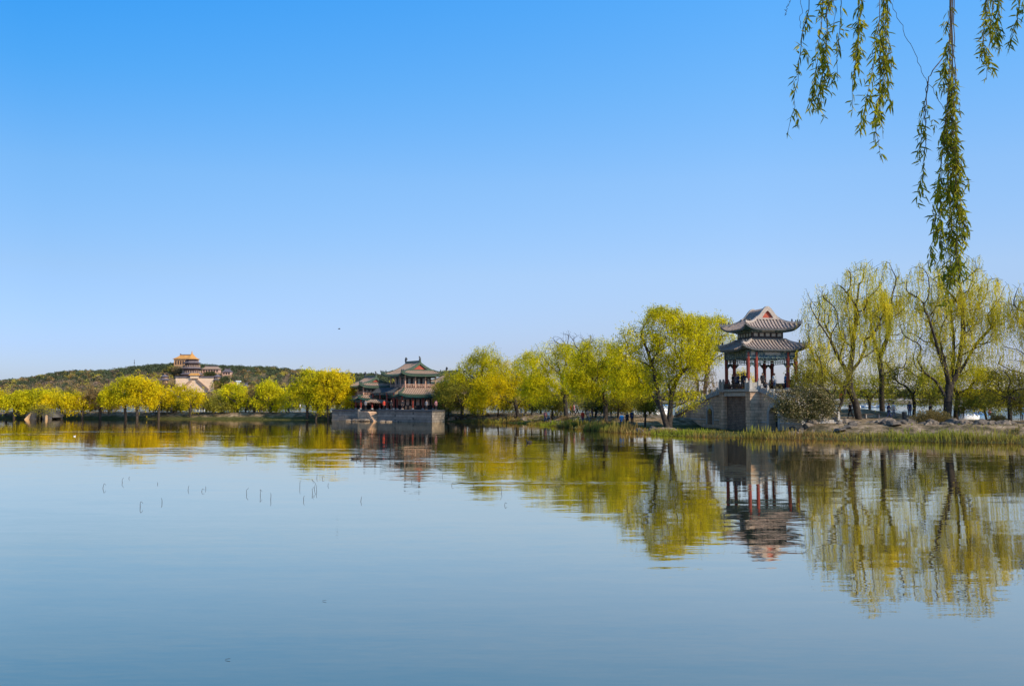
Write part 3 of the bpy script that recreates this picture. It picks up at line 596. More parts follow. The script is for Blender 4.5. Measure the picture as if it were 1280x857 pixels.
def lattice(mb, p, q, z0, z1, step=0.4):
    p, q = Vector(p), Vector(q); d = (q - p); n = max(2, int(d.length / step)); nrm = Vector((-d.y, d.x, 0)).normalized() * 0.03
    for zz in (z0, (z0 + z1) / 2 + 0.03, z1 - 0.05): mb.add([p - nrm + Vector((0, 0, zz)), q - nrm + Vector((0, 0, zz)), q + nrm + Vector((0, 0, zz)), p + nrm + Vector((0, 0, zz)), p - nrm + Vector((0, 0, zz + 0.06)), q - nrm + Vector((0, 0, zz + 0.06)), q + nrm + Vector((0, 0, zz + 0.06)), p + nrm + Vector((0, 0, zz + 0.06))], [(0, 1, 2, 3), (4, 5, 6, 7), (0, 1, 5, 4), (1, 2, 6, 5), (2, 3, 7, 6), (3, 0, 4, 7)])
    for i in range(n + 1):
        c = p + d * i / n; mb.box(c.x - 0.03, c.x + 0.03, c.y - 0.03, c.y + 0.03, z0 + 0.003, z1 - 0.003)
segs = [((-2.8, -2.8, 0), (-1.85, -2.8, 0)), ((-1.85, -2.8, 0), (1.85, -2.8, 0)), ((1.85, -2.8, 0), (2.8, -2.8, 0)), ((-2.8, 2.8, 0), (-1.85, 2.8, 0)), ((-1.85, 2.8, 0), (1.85, 2.8, 0)), ((1.85, 2.8, 0), (2.8, 2.8, 0)), ((-2.8, -2.8, 0), (-2.8, 2.8, 0)), ((2.8, -2.8, 0), (2.8, 2.8, 0))]
for p, q in segs:
    lattice(fr, p, q, dz(7.5), dz(8.0)); p_, q_ = Vector(p), Vector(q); d = (q_ - p_).normalized()
    for e, sg in ((p_, 1), (q_, -1)):
        fr.add([e + d * sg * 0.17 + Vector((0, 0, dz(7.5))), e + d * sg * 0.62 + Vector((0, 0, dz(7.5))), e + d * sg * 0.17 + Vector((0, 0, dz(7.0)))], [(0, 1, 2)])
fr.build('hanging_frieze', 'painted_beam', pv)
for (p, q) in (segs[0], segs[2], segs[3], segs[5], segs[6], segs[7]):      # low benches between columns
    bmb = MB(); p, q = Vector(p), Vector(q); d = (q - p).normalized(); nn_ = Vector((-d.y, d.x, 0)) * 0.2; P0, P1 = p + d * 0.2, q - d * 0.2
    bmb.add([P0 - nn_ + Vector((0, 0, .45)), P1 - nn_ + Vector((0, 0, .45)), P1 + nn_ + Vector((0, 0, .45)), P0 + nn_ + Vector((0, 0, .45)), P0 - nn_ + Vector((0, 0, .53)), P1 - nn_ + Vector((0, 0, .53)), P1 + nn_ + Vector((0, 0, .53)), P0 + nn_ + Vector((0, 0, .53))], [(0, 1, 2, 3), (4, 5, 6, 7), (0, 1, 5, 4), (1, 2, 6, 5), (2, 3, 7, 6), (3, 0, 4, 7)])
    lattice(bmb, P0, P1, 0.05, 0.42, 0.25); bmb.build('bench', 'red_paint', pv)
LP = (3.62, 3.62, dz(9.0), 2.0, 2.0, dz(10.05), 0.52, 0.07)
m = MB(); skirt(m, LP); lr = m.build('lower_roof', 'tile_grey', pv)
m = MB(); soffit(m, LP, 2.85, 2.85); m.build('soffit', 'painted_beam', lr); m = MB(); fascia(m, LP); m.build('eave_edge', 'ridge_dark', lr)
m = MB(); b2 = MB(); hips(m, LP, bmb=b2); m.build_each('hip_ridge', 'tile_edge', lr); b2.build_each('ridge_beast', 'ridge_dark', lr)
m = MB()
for a0 in (-1, 1): m.box(-2.05, 2.05, a0 * 2.0 - 0.12, a0 * 2.0 + 0.12, dz(9.98), dz(10.28)); m.box(a0 * 2.0 - 0.118, a0 * 2.0 + 0.118, -1.87, 1.87, dz(9.98), dz(10.28))
m.build('roof_collar', 'ridge_dark', lr)
m = MB(); m.box(-1.85, 1.85, -1.85, 1.85, dz(10.0), dz(11.35)); uw = m.build('upper_wall', 'dark_wood', pv)
m = MB(); 
for sd in range(4):
    for k in range(5):
        c = -1.4 + 0.7 * k; x0, x1 = c - 0.22, c + 0.22
        if sd == 0: m.box(x0, x1, -1.875, -1.8, dz(10.5), dz(10.85))
        if sd == 2: m.box(x0, x1, 1.8, 1.875, dz(10.5), dz(10.85))
        if sd == 1: m.box(1.8, 1.875, x0, x1, dz(10.5), dz(10.85))
        if sd == 3: m.box(-1.875, -1.8, x0, x1, dz(10.5), dz(10.85))
m.build_each('lattice_window', 'plaque', uw)
m = MB()
for a0 in (-1, 1): m.box(-1.98, 1.98, a0 * 1.93 - 0.05, a0 * 1.93 + 0.05, dz(10.93), dz(11.33)); m.box(a0 * 1.93 - 0.048, a0 * 1.93 + 0.048, -1.87, 1.87, dz(10.93), dz(11.33))
m.build_each('painted_beam', 'painted_beam', uw)
m = MB()
for a0 in (-1, 1): m.box(-0.75, 0.75, a0 * 2.0 - 0.03, a0 * 2.0 + 0.03, dz(11.0), dz(11.28))
m.build_each('beam_panel', 'plaque', uw)
UP = (3.05, 3.05, dz(11.25), 1.32, 1.85, dz(12.35), 0.6, 0.07)
hipgable(pv, UP, dz(13.55), 'round', 'tile_grey', None, 'tile_edge', 'gable_red', 'verge', 'teal_wood', (1.9, 1.9), name='upper_roof', bargew=0.30)
# ------------------------------------------------------------------ stone bridge
br = empty('stone_bridge', (BX, BY, 0), BR, label='humped stone causeway bridge with pointed side arches carrying the red-columned pavilion', cat='bridge')
m = MB(); m.box(-2.75, 3.2, -3.996, 3.996, -1.0, 4.4); m.build('abutment', 'recess_brick', br)
for y0 in (-4.0, 2.9):
    m = MB(); m.box(-3.2, -2.74, y0, y0 + 1.1, -1.0, 4.42); m.box(-3.26, -2.7, y0 - 0.003, y0 + 1.103, 1.12, 1.24); m.build('pier', 'bridge_stone', br)
m = MB(); m.box(-3.205, 3.205, -4.012, -3.9, -1.0, 4.405); m.box(-3.205, 3.205, 3.9, 4.012, -1.0, 4.405); m.build_each('end_wall', 'bridge_stone', br)
m = MB(); m.box(-3.12, -2.7, -2.9, 2.9, 3.95, 4.35); m.build('lintel', 'pale_stone', br)
m = MB(); m.box(-3.34, 3.34, -4.14, 4.14, 4.42, 4.62); m.box(-3.28, 3.28, -4.08, 4.08, 4.62, DECK - 0.002); m.build('cornice', 'arch_stone', br)
def wing_top(L): return 4.35 - 3.0 * (1 - math.cos(min(1, max(0, (L - 4) / LW)) * math.pi / 2)) ** 0.8
def arch_outline(c, z0, hw, zs, zt, n=8):
    pts = [(c - hw, z0), (c - hw, zs)]
    for i in range(1, n): u = i / n * math.pi / 2; pts.append((c - hw * math.cos(u) ** 0.9 if False else c - hw * math.cos(u), zs + (zt - zs) * math.sin(u) ** 0.82))
    pts.append((c, zt)); pts += [(2 * c - x, z) for x, z in pts[-2::-1]]
    return pts
def wing(sg, Lend, arch):
    global LW; LW = Lend - 4
    n = 16; top = [(4.005 + (Lend - 4.005) * i / n, wing_top(4 + (Lend - 4) * i / n)) for i in range(n + 1)]
    outer = [(4.005, -1.0)] + [(Lend, -1.0)] + top[::-1]; ao = arch_outline(*arch)
    for sx in (-1, 1):
        m = MB(); X0 = sx * 2.0
        tri = geometry.tessellate_polygon([[Vector((p[0], p[1], 0)) for p in outer], [Vector((p[0], p[1], 0)) for p in ao]]); al = outer + ao
        m.add([(X0, sg * p[0], p[1]) for p in al], tri)
        m.grid([[(X0, sg * p[0], p[1]), (X0 - sx * 0.75, sg * p[0], p[1])] for p in ao]); wl = m.build('wing_wall', 'bridge_stone', br)
        d = MB(); d.grid([[(X0 - sx * 0.74, sg * p[0], p[1]), (X0 - sx * 0.74, sg * (2 * arch[0] - p[0]), p[1])] for p in ao[:len(ao) // 2 + 1]]); d.build('arch_shade_plate', 'arch_shade', wl)  # dark plate set back in the arch, standing in for its shade
        s = MB(); ao2 = arch_outline(arch[0], arch[1], arch[2] + 0.42, arch[3], arch[4] + 0.45)
        s.grid([[(X0 + sx * 0.0, sg * p[0], p[1]), (X0 + sx * 0.05, sg * p[0], p[1]), (X0 + sx * 0.05, sg * q[0], q[1]), (X0, sg * q[0], q[1])] for p, q in zip(ao, ao2)]); s.build('arch_ring', 'arch_stone', wl)
        c = MB(); c.sweep([(X0 + sx * 0.02, sg * L, z - 0.05) for L, z in top], 0.34, 0.2); c.build('coping', 'arch_stone', wl)
        c = MB(); c.box(X0 - 0.06, X0 + 0.06, min(sg * 4.02, sg * (arch[0] - arch[2] - 0.43)), max(sg * 4.02, sg * (arch[0] - arch[2] - 0.43)), 1.12, 1.24)
        c.box(X0 - 0.06, X0 + 0.06, min(sg * Lend, sg * (arch[0] + arch[2] + 0.43)), max(sg * Lend, sg * (arch[0] + arch[2] + 0.43)), 1.12, 1.24); c.build_each('string_course', 'pale_stone', wl)
        k = int((Lend - 4) / 1.5)
        pr_ = MB()
        for i in range(k + 1):
            L = 4.3 + (Lend - 4.6) * i / k; z = wing_top(L) + 0.12; p = MB(); p.box(X0 - 0.12, X0 + 0.12, sg * L - 0.12, sg * L + 0.12, z - 0.05, z + 0.62); p.ball((X0, sg * L, z + 0.7), 0.12, 8, 5); p.build('parapet_post', 'pale_stone', br)
            if i < k:
                L2 = 4.3 + (Lend - 4.6) * (i + 1) / k; pr_.sweep([(X0, sg * (L + 0.13), z), (X0, sg * (L2 - 0.13), wing_top(L2) + 0.12)], 0.12, 0.42)
        pr_.build_each('parapet_panel', 'arch_stone', br)
    st = MB(); ns = int((4.35 - wing_top(Lend)) / 0.16)
    for i in range(int((Lend - 4) / 0.5)):
        L0 = 4.015 + i * 0.5; z = wing_top(L0 + 0.25) - 0.08; y0, y1 = sorted((sg * L0, sg * (L0 + 0.5))); st.box(-1.9, 1.9, y0, y1, z - 0.55 - 0.001 * (i % 3), z)
    m = st.build('steps', 'pale_stone', br)
wing(-1, 13.0, (6.9, 0.35, 1.0, 1.9, 2.75)); wing(1, 21.0, (9.5, 0.6, 0.72, 1.8, 2.5))
for x, y in [(-3.1, -3.9), (-3.1, -3.0), (-3.1, 3.0), (-3.1, 3.9), (3.1, -3.9), (3.1, 3.9), (-2.1, -3.9), (-2.1, 3.9)]:
    m = MB(); m.box(x - 0.15, x + 0.15, y - 0.15, y + 0.15, DECK - 0.01, DECK + 0.9); m.box(x - 0.1, x + 0.1, y - 0.1, y + 0.1, DECK + 0.9, DECK + 1.0); m.ball((x, y, DECK + 1.06), 0.13, 8, 5); m.build('parapet_post', 'pale_stone', br)
m = MB()
for (x0, x1, y0, y1) in [(-3.16, -3.04, -3.74, -3.16), (-3.16, -3.04, 3.16, 3.74), (3.04, 3.16, -3.74, 3.74), (-2.94, -2.26, -3.96, -3.84), (-2.94, -2.26, 3.84, 3.96), (2.06, 2.94, -3.96, -3.84), (2.06, 2.94, 3.84, 3.96)]: m.box(x0, x1, y0, y1, DECK - 0.01, DECK + 0.72)
m.build_each('parapet_panel', 'arch_stone', br)
m = MB(); lattice(m, (-3.1, -2.85, 0), (-3.1, 2.85, 0), DECK + 0.02, DECK + 0.62, 0.3); m.build('rail', 'iron', br)
# ------------------------------------------------------------------ lakeside pavilions in the middle
CR = R(32)
def two_storey(name, label, cxp, D, h1, h2, A1, A2, z, ga, gb, bay, front_porch=False, pl=0.9):
    """z = floor, lower eave, lower roof top, upper eave, gable base, ridge."""
    fl, e1, t1, e2, g2, rg = z; root = empty(name, (gx(cxp, D), D, fl), CR, label=label, cat='pavilion'); q = lambda v: v - fl
    m = MB(); m.box(-h1 - pl, h1 + pl, -h1 - pl, h1 + pl, -2.4, 0.0); m.build('plinth', 'dark_shade_stone' if pl < .5 else 'terrace_stone', root)
    m = MB(); m.box(-h1 + 1.0, h1 - 1.0, -h1 + 1.0, h1 - 1.0, 0, q(e1) + 0.1); lw = m.build('lower_wall', 'dark_wood', root)
    m = MB(); n_ = 6
    for sd in (-1, 1):
        for k in range(n_):
            c = (-h1 + 1.0) + (2 * h1 - 2.0) * (k + 0.5) / n_; wd_ = (2 * h1 - 2.0) / n_ * 0.3
            m.box(c - wd_, c + wd_, sd * (h1 - 1.0) - 0.04, sd * (h1 - 1.0) + 0.04, 0.7, q(e1) - 0.5); m.box(sd * (h1 - 1.0) - 0.04, sd * (h1 - 1.0) + 0.04, c - wd_, c + wd_, 0.7, q(e1) - 0.5)
    m.build_each('lattice_window', 'pink_wall', lw)
    for i in range(bay + 1):
        c = -h1 + 2 * h1 * i / bay
        for y in (-h1, h1): column(root, c, y, 0, q(e1) + 0.05, 0.15)
        if 0 < i < bay:
            for x in (-h1, h1): column(root, x, c, 0, q(e1) + 0.05, 0.15)
    m = MB()
    for s_ in (-1, 1): m.box(-h1 - 0.1, h1 + 0.1, s_ * h1 - 0.1, s_ * h1 + 0.1, q(e1) - 0.45, q(e1) + 0.05); m.box(s_ * h1 - 0.098, s_ * h1 + 0.098, -h1 + 0.1, h1 - 0.1, q(e1) - 0.45, q(e1) + 0.05)
    m.build_each('painted_beam', 'painted_beam', root)
    LPp = (A1, A1, q(e1), h2 + 0.15, h2 + 0.15, q(t1), 0.45, 0.05)
    m = MB(); skirt(m, LPp, 0.3, 1, ribs=0.35); lr = m.build('lower_roof', 'brown_tile', root); m = MB(); skirt(m, LPp, 0, 0.3, m=2, ribs=0.35); m.build('eave_tiles', 'green_tile', lr)
    m = MB(); soffit(m, LPp, h1, h1); m.build('soffit', 'teal_wood', lr); m = MB(); b3 = MB(); hips(m, LPp, bmb=b3); m.build_each('hip_ridge', 'green_tile', lr); b3.build_each('ridge_beast', 'ridge_dark', lr)
    m = MB(); m.box(-h2, h2, -h2, h2, q(t1) - 0.3, q(t1) + 0.12); m.box(-h2 + 0.7, h2 - 0.7, -h2 + 0.7, h2 - 0.7, q(t1), q(e2) + 0.1); uw = m.build('upper_wall', 'dark_wood', root)
    m = MB()
    for k in range(5):
        c = (-h2 + 0.7) + (2 * h2 - 1.4) * (k + 0.5) / 5
        for sd in (-1, 1): m.box(c - 0.22, c + 0.22, sd * (h2 - 0.7) - 0.03, sd * (h2 - 0.7) + 0.03, q(t1) + 0.6, q(e2) - 0.5); m.box(sd * (h2 - 0.7) - 0.03, sd * (h2 - 0.7) + 0.03, c - 0.22, c + 0.22, q(t1) + 0.6, q(e2) - 0.5)
    m.build_each('lattice_window', 'plaque', uw)
    for i in range(bay):
        c = -h2 + 0.1 + (2 * h2 - 0.2) * i / (bay - 1)
        for y in (-h2 + 0.1, h2 - 0.1): column(root, c, y, q(t1) + 0.1, q(e2) + 0.05, 0.12, 'pink_wall', False)
        if 0 < i < bay - 1:
            for x in (-h2 + 0.1, h2 - 0.1): column(root, x, c, q(t1) + 0.1, q(e2) + 0.05, 0.12, 'pink_wall', False)
    m = MB(); H = h2 - 0.1
    for a_, b_ in (((-H, -H, 0), (H, -H, 0)), ((H, -H, 0), (H, H, 0)), ((H, H, 0), (-H, H, 0)), ((-H, H, 0), (-H, -H, 0))): lattice(m, a_, b_, q(t1) + 0.1, q(t1) + 0.75, 0.3)
    m.build('railing', 'pink_wall', root)
    m = MB()
    for s_ in (-1, 1): m.box(-h2, h2, s_ * (h2 - 0.1) - 0.09, s_ * (h2 - 0.1) + 0.09, q(e2) - 0.4, q(e2) + 0.05); m.box(s_ * (h2 - 0.1) - 0.088, s_ * (h2 - 0.1) + 0.088, -h2 + 0.2, h2 - 0.2, q(e2) - 0.4, q(e2) + 0.05)
    m.build_each('painted_beam', 'painted_beam', root)
    Pu = (A2, A2, q(e2), ga, gb, q(g2), 0.55, 0.05)
    hipgable(root, Pu, q(rg), 'peak', 'brown_tile', 'green_tile', 'green_tile', 'gable_red', 'green_tile', 'teal_wood', (h2, h2), ribs=0.35, name='upper_roof', bargew=0.35, edge=0.3)
    if front_porch:
        x0, y0 = -h1 * 0.2, -h1 - 1.5; pr = MB()
        Pp = (2.0, 1.5, q(e1) - 0.55, 1.2, 0.5, q(e1) - 0.05, 0.2, 0.05); k0 = len(pr.v); skirt(pr, Pp, ribs=0.35); pr.add([(-1.2, -.5, q(e1) - .05), (1.2, -.5, q(e1) - .05), (1.2, .5, q(e1) - .05), (-1.2, .5, q(e1) - .05)], [(0, 1, 2, 3)])
        pr.v = [(v[0] + x0, v[1] + y0, v[2]) for v in pr.v]; pr.build('porch_roof', 'brown_tile', root)
        for s_ in (-1, 1): column(root, x0 + s_ * 1.5, y0 - 0.9, 0, q(e1) - 0.5, 0.12)
    return root
TOPZ = 1.95
two_storey('lakeside_pavilion', 'tall two-storey lakeside pavilion with green eaves, red gable and brown tiles', 516, 168, 3.9, 3.0, 4.85, 4.0, (TOPZ, 4.15, 5.5, 7.75, 8.6, 10.05), 2.5, 2.7, 4)
two_storey('lakeside_pavilion', 'lower two-storey lakeside pavilion with red gable, left of the tall one', 463, 171, 3.2, 2.5, 3.9, 3.5, (TOPZ, 3.6, 4.3, 5.8, 6.5, 7.55), 2.0, 2.3, 3, True)
two_storey('lakeside_pavilion', 'brown-roofed pavilion half hidden behind the tree right of the tall one', 566, 184, 3.0, 2.6, 3.8, 3.7, (TOPZ, 4.0, 4.9, 6.7, 7.6, 8.9), 2.2, 2.4, 3, False, 0.3)
def gallery(x0p, D0, x1p, D1, z0, z1, label):
    a = Vector((gx(x0p, D0), D0, 0)); b_ = Vector((gx(x1p, D1), D1, 0)); d = b_ - a; L = d.length; root = empty('covered_gallery', (a.x, a.y, z0), math.atan2(d.y, d.x), label=label, cat='gallery')
    m = MB(); h = z1 - z0; m.grid([[(x, -1.6 + 3.2 * j / 10, h + 0.9 * prof(1 - abs(j / 5 - 1), 'round')) for j in range(11)] for x in (0, L)]); 
    for k in range(int(L / 0.4)): m.sweep([(0.2 + k * 0.4, -1.6 + 3.2 * j / 10, h + 0.9 * prof(1 - abs(j / 5 - 1), 'round')) for j in range(11)], 0.14, 0.07)
    m.build('roof', 'ridge_dark', root); m = MB(); m.box(0, L, 0.9, 1.1, 0, h); m.build('back_wall', 'dark_wood', root); n_ = int(L / 1.8)
    m = MB(); m.box(0, L, -1.25, -1.15, h - 0.35, h + 0.02); m.build_each('painted_beam', 'painted_beam', root)
    for k in range(n_ + 1): column(root, 0.2 + (L - 0.4) * k / n_, -1.2, 0, h, 0.12)
    m = MB(); m.box(-0.3, L + 0.3, -1.6, 1.6, -2.4, 0); m.build('plinth', 'terrace_stone', root)
gallery(472, 168.5, 500, 164.5, TOPZ, 4.75, 'dark low covered gallery joining the two lakeside pavilions')
gallery(541, 166, 559, 167, TOPZ, 4.1, 'low gallery with thin columns running right from the tall lakeside pavilion')
def terrace(px0, D0, px1, D1, ztop, back, label, right=None):
    a = (gx(px0, D0), D0); b_ = (gx(px1, D1), D1); ox, oy = a; root = empty('stone_terrace', (ox, oy, 0), label=label, cat='terrace')
    B1 = (b_[0] + back * 0.45, b_[1] + back * 0.9); A1 = (a[0] + back * 0.2, a[1] + back); P_ = [(0, 0), (b_[0] - ox, b_[1] - oy)] + ([(gx(p, q_) - ox, q_ - oy) for p, q_ in right] if right else [(B1[0] - ox, B1[1] - oy)]) + [(A1[0] - ox, A1[1] - oy)]
    m = MB(); m.prism(P_, -1.0, ztop - 0.22); m.build('retaining_wall', 'terrace_stone', root)
    c = [sum(p[0] for p in P_) / len(P_), sum(p[1] for p in P_) / len(P_)]; P2 = [(p[0] + (p[0] - c[0]) * 0.012, p[1] + (p[1] - c[1]) * 0.02) for p in P_]
    m = MB(); m.prism(P2, ztop - 0.22, ztop); m.build('coping', 'ridge_dark', root)
    m = MB(); m.prism([(p[0] + (p[0] - c[0]) * 0.01, p[1] + (p[1] - c[1]) * 0.014) for p in P_], -0.3, 0.22); m.build('footing', 'terrace_stone', root)
terrace(472, 159, 540, 151, 1.93, 12, 'stone retaining terrace under the tall lakeside pavilion', [(556, 155.5), (553, 170)])
terrace(415, 169, 462, 165, 1.9, 16, 'stone retaining terrace under the lower lakeside pavilion at left')
def rocky(name, loc, sc, seed, mat='rock'):
    bm = bmesh.new(); bmesh.ops.create_icosphere(bm, subdivisions=3, radius=1); rr = random.Random(seed)
    cuts = [(Vector((rr.gauss(0, 1), rr.gauss(0, 1), rr.gauss(0, 0.8))).normalized(), rr.uniform(0.45, 0.85)) for _ in range(9)]
    for v in bm.verts:
        for n_, d_ in cuts:
            k = v.co.dot(n_) - d_
            if k > 0: v.co -= n_ * k
        v.co *= 1 + 0.06 * math.sin(v.co.x * 9 + seed) * math.sin(v.co.y * 8) ; v.co.x *= sc[0]; v.co.y *= sc[1]; v.co.z *= sc[2]
    me = bpy.data.meshes.new(name); bm.to_mesh(me); bm.free(); o = link(name, me, mat); o.location = loc; return o
# stair between the terraces
sx, sy = gx(465, 161), 161.0
root = empty('stone_stair', (sx, sy, 0), R(32), label='small sunlit stone stair going down to the water between the two terraces', cat='stair')
m = MB(); m.box(-0.75, 0.75, 0, 4, -0.8, 1.6); m.build('side_wall', 'bridge_stone', root)
m = MB()
for i in range(7): m.box(-0.7, 0.7, -0.35 * (i + 1), -0.35 * i, -0.8, 1.5 - i * 0.24)
m.build('steps', 'bridge_stone', root)
for i, (px_, D_, s_) in enumerate([(450, 161, 1.0), (443, 162, .8), (457, 160, 1.1), (436, 163, .7), (478, 157, 0.6), (486, 156, .5)]):
    tag(rocky('shore_rock', (gx(px_, D_), D_, 0.05), (1.2 * s_, 0.9 * s_, 0.42 * s_), 40 + i, 'rock'), 'flat sunlit rock in the water at the foot of the lakeside terraces', 'rock', 'flat rocks below the lakeside terraces')
# ------------------------------------------------------------------ high stone bridge far left
hb = empty('arched_bridge', (gx(56, 178), 178, 0), R(-6), label='small high-backed stone arch bridge at the far left end of the causeway', cat='bridge')
m = MB(); n_ = 20; top = [(-2.9 + 5.8 * i / n_, 0.4 + 1.35 * (1 - abs(2 * i / n_ - 1) ** 1.7)) for i in range(n_ + 1)]; outer = [(-2.9, -1.0), (2.9, -1.0)] + top[::-1]
ao = [(-0.8, -0.9)] + [(-0.8 * math.cos(math.pi * i / 12), 0.2 + 0.85 * math.sin(math.pi * i / 12)) for i in range(13)] + [(0.8, -0.9)]
tri = geometry.tessellate_polygon([[Vector((p[0], p[1], 0)) for p in outer], [Vector((p[0], p[1], 0)) for p in ao]])
for y in (-2, 2): m.add([(p[0], y, p[1]) for p in outer + ao], tri)
m.grid([[(p[0], -2, p[1]), (p[0], 2, p[1])] for p in top]); m.grid([[(p[0], -2, p[1]), (p[0], 2, p[1])] for p in ao]); m.build('arch_wall', 'dark_shade_stone', hb)
m = MB()
for y in (-1.95, 1.95): m.sweep([(p[0], y, p[1]) for p in top], 0.2, 0.55)
m.build('parapet', 'dark_shade_stone', hb)
m = MB(); m.add([(-3.4, -2.2, -0.5), (-2.3, -2.2, -0.5), (-1.7, -2.2, 1.6), (-3.2, -3.2, -0.5), (-2.6, -3.2, -0.5), (-2.5, -3.2, 0.2)], [(0, 1, 2), (3, 4, 5), (0, 1, 4, 3), (1, 2, 5, 4), (2, 0, 3, 5)]); m.build('wing_wall', 'sunlit_stone', hb)
m = MB(); m.box(1.7, 2.0, -2.6, -2.1, -0.5, 0.8); m.ball((1.85, -2.35, 0.9), 0.18, 8, 6); m.build('end_pillar', 'sunlit_stone', hb)
hb.scale = (0.85, 0.85, 0.85)
# ------------------------------------------------------------------ temple hill
def oct_ring(mb, R0, z0, R1, z1, n=8, flare=0): mb.add([(R0 * math.cos(2 * math.pi * (i + .5) / n), R0 * math.sin(2 * math.pi * (i + .5) / n), z0) for i in range(n)] + [(R1 * math.cos(2 * math.pi * (i + .5) / n), R1 * math.sin(2 * math.pi * (i + .5) / n), z1) for i in range(n)], [(i, (i + 1) % n, n + (i + 1) % n, n + i) for i in range(n)])
HD = 1080.0; HP = F / HD
def hz_(py, D=HD): return at(640, py, D).z
def hx_(px, D=HD): return gx(px, D)
tw = empty('temple_tower', (hx_(238.5, 1092), 1092, hz_(470.5)), R(20), label='tall tiered temple tower with yellow pointed roof on top of the hill', cat='temple')
q = lambda py: hz_(py, 1092) - hz_(470.5)
body = MB(); oct_ring(body, 10.2, 0, 10.2, q(467)); oct_ring(body, 9.2, q(466), 9.2, q(459.5)); oct_ring(body, 8.0, q(459), 8.0, q(452.5)); oct_ring(body, 6.6, q(452), 6.6, q(448.5)); body.build('tower_wall', 'hall_dark', tw)
for R0, z0, z1, r1, mt in ((13.6, q(468.0), q(464.6), 9.3, 'purple_tile'), (12.4, q(460.6), q(457.4), 8.1, 'purple_tile'), (11.0, q(453.8), q(450.4), 6.7, 'purple_tile'), (9.6, q(448.9), q(445.5), 4.0, 'yellow_tile')):
    m = MB(); oct_ring(m, R0, z0, (R0 + r1) / 2 - 0.4, z0 + (z1 - z0) * 0.42); oct_ring(m, (R0 + r1) / 2 - 0.4, z0 + (z1 - z0) * 0.42, r1, z1); oct_ring(m, R0, z0, r1, z0 - 0.8)
    if mt == 'yellow_tile': oct_ring(m, r1, z1, 0.8, q(441.8)); oct_ring(m, 0.8, q(441.8), 0.3, q(438.6))
    m.build('tiered_roof', mt, tw)
for R0, z0 in ((10.3, q(463.6)), (9.3, q(456.6))):
    m = MB()
    for i in range(24):
        a = 2 * math.pi * i / 24; rr_ = R0 * 0.97; m.box(rr_ * math.cos(a) - 0.35, rr_ * math.cos(a) + 0.35, rr_ * math.sin(a) - 0.35, rr_ * math.sin(a) + 0.35, z0 - 3.2, z0 + 0.3)
    m.build_each('column', 'brown_tile', tw)
def hall(name, label, px0, px1, pyr, pye, pyb, D, wallm, roofm, dep=9, rot=0.0, hip=True, cat='temple hall', trim=True):
    x0, x1 = hx_(px0, D), hx_(px1, D); zb = hz_(pyb, D); root = empty(name, ((x0 + x1) / 2, D, zb), rot, label=label, cat=cat); W = (x1 - x0) / 2; e = hz_(pye, D) - zb; r_ = hz_(pyr, D) - zb
    m = MB(); m.box(-W * 0.92, W * 0.92, -dep / 2, dep / 2, 0, e); wl = m.build('wall', wallm, root); m = MB(); m.box(-W * 0.97, W * 0.97, -dep / 2 - 0.5, dep / 2 + 0.5, -8, 0.01); m.build('foundation', 'hill_stone', root)
    m = MB(); i_ = min(W * 0.5, dep * 0.45) if hip else 0.2
    for s_ in (-1, 1):
        m.grid([[(-W - 0.3 + (i_ + .3) * t_, s_ * (dep / 2 + 1.2) * (1 - t_), e + (r_ - e) * (0.55 * t_ + 0.45 * t_ * t_)), (W + 0.3 - (i_ + .3) * t_, s_ * (dep / 2 + 1.2) * (1 - t_), e + (r_ - e) * (0.55 * t_ + 0.45 * t_ * t_))] for t_ in (0, .25, .5, .75, 1)])
        m.grid([[(s_ * (W + 0.3 - (i_ + .3) * t_), -(dep / 2 + 1.2) * (1 - t_), e + (r_ - e) * (0.55 * t_ + 0.45 * t_ * t_)), (s_ * (W + 0.3 - (i_ + .3) * t_), (dep / 2 + 1.2) * (1 - t_), e + (r_ - e) * (0.55 * t_ + 0.45 * t_ * t_))] for t_ in (0, .25, .5, .75, 1)])
    m.box(-W - 0.25, W + 0.25, -dep / 2 - 1.15, dep / 2 + 1.15, e - 0.35, e - 0.02)
    m.build('roof', roofm, root); m = MB(); m.box(-W + i_, W - i_, -0.5, 0.5, r_ - 0.2, r_ + 0.7)
    for s_ in (-1, 1): m.box(s_ * (W - i_) - 0.6, s_ * (W - i_) + 0.6, -0.55, 0.55, r_ - 0.1, r_ + 1.5)
    m.build('ridge', 'purple_tile', root)
    if trim and e > 2.0:
        n_ = max(3, int(W * 2 / 3.2))
        for k in range(n_):
            c = -W * 0.85 + W * 1.7 * (k + 0.5) / n_; m = MB(); m.box(c - 0.8, c + 0.8, -dep / 2 - 0.06, -dep / 2 + 0.1, e * 0.2, e * 0.75); m.build('window', 'dark_wood', wl)
    return root
hall('temple_hall', 'yellow-tiled brick hall on the hill crest behind the tall temple tower', 217.5, 246, 443.5, 448.5, 457.5, 1125, 'ochre_wall', 'yellow_tile', 14)
bt = empty('temple_terrace', (hx_(242.5, 1072), 1072, hz_(489, 1072)), label='huge cream stone terrace with crossing stairways below the temple tower', cat='terrace')
W = 23.0 / 1.0 * 0.93; H = hz_(471.5, 1072) - hz_(489, 1072)
m = MB(); m.box(-W, W, 0, 34, -8, H); m.build('terrace_wall', 'cream_wall', bt)
m = MB(); m.box(-W - 0.6, W + 0.6, -0.8, 2.2, H - 0.2, H + 1.3); m.build('parapet_roof', 'purple_tile', bt)
m = MB()
for s_ in (-1, 1): m.sweep([(s_ * 1.0, -0.9, H - 1.0), (s_ * W * 0.75, -0.9, H * 0.12)], 1.2, 0.9); m.sweep([(s_ * 2.5, -0.9, H - 4.0), (s_ * W * 0.72, -0.9, H * 0.02)], 1.0, 0.4)
m.build_each('stairway', 'brown_tile', bt)
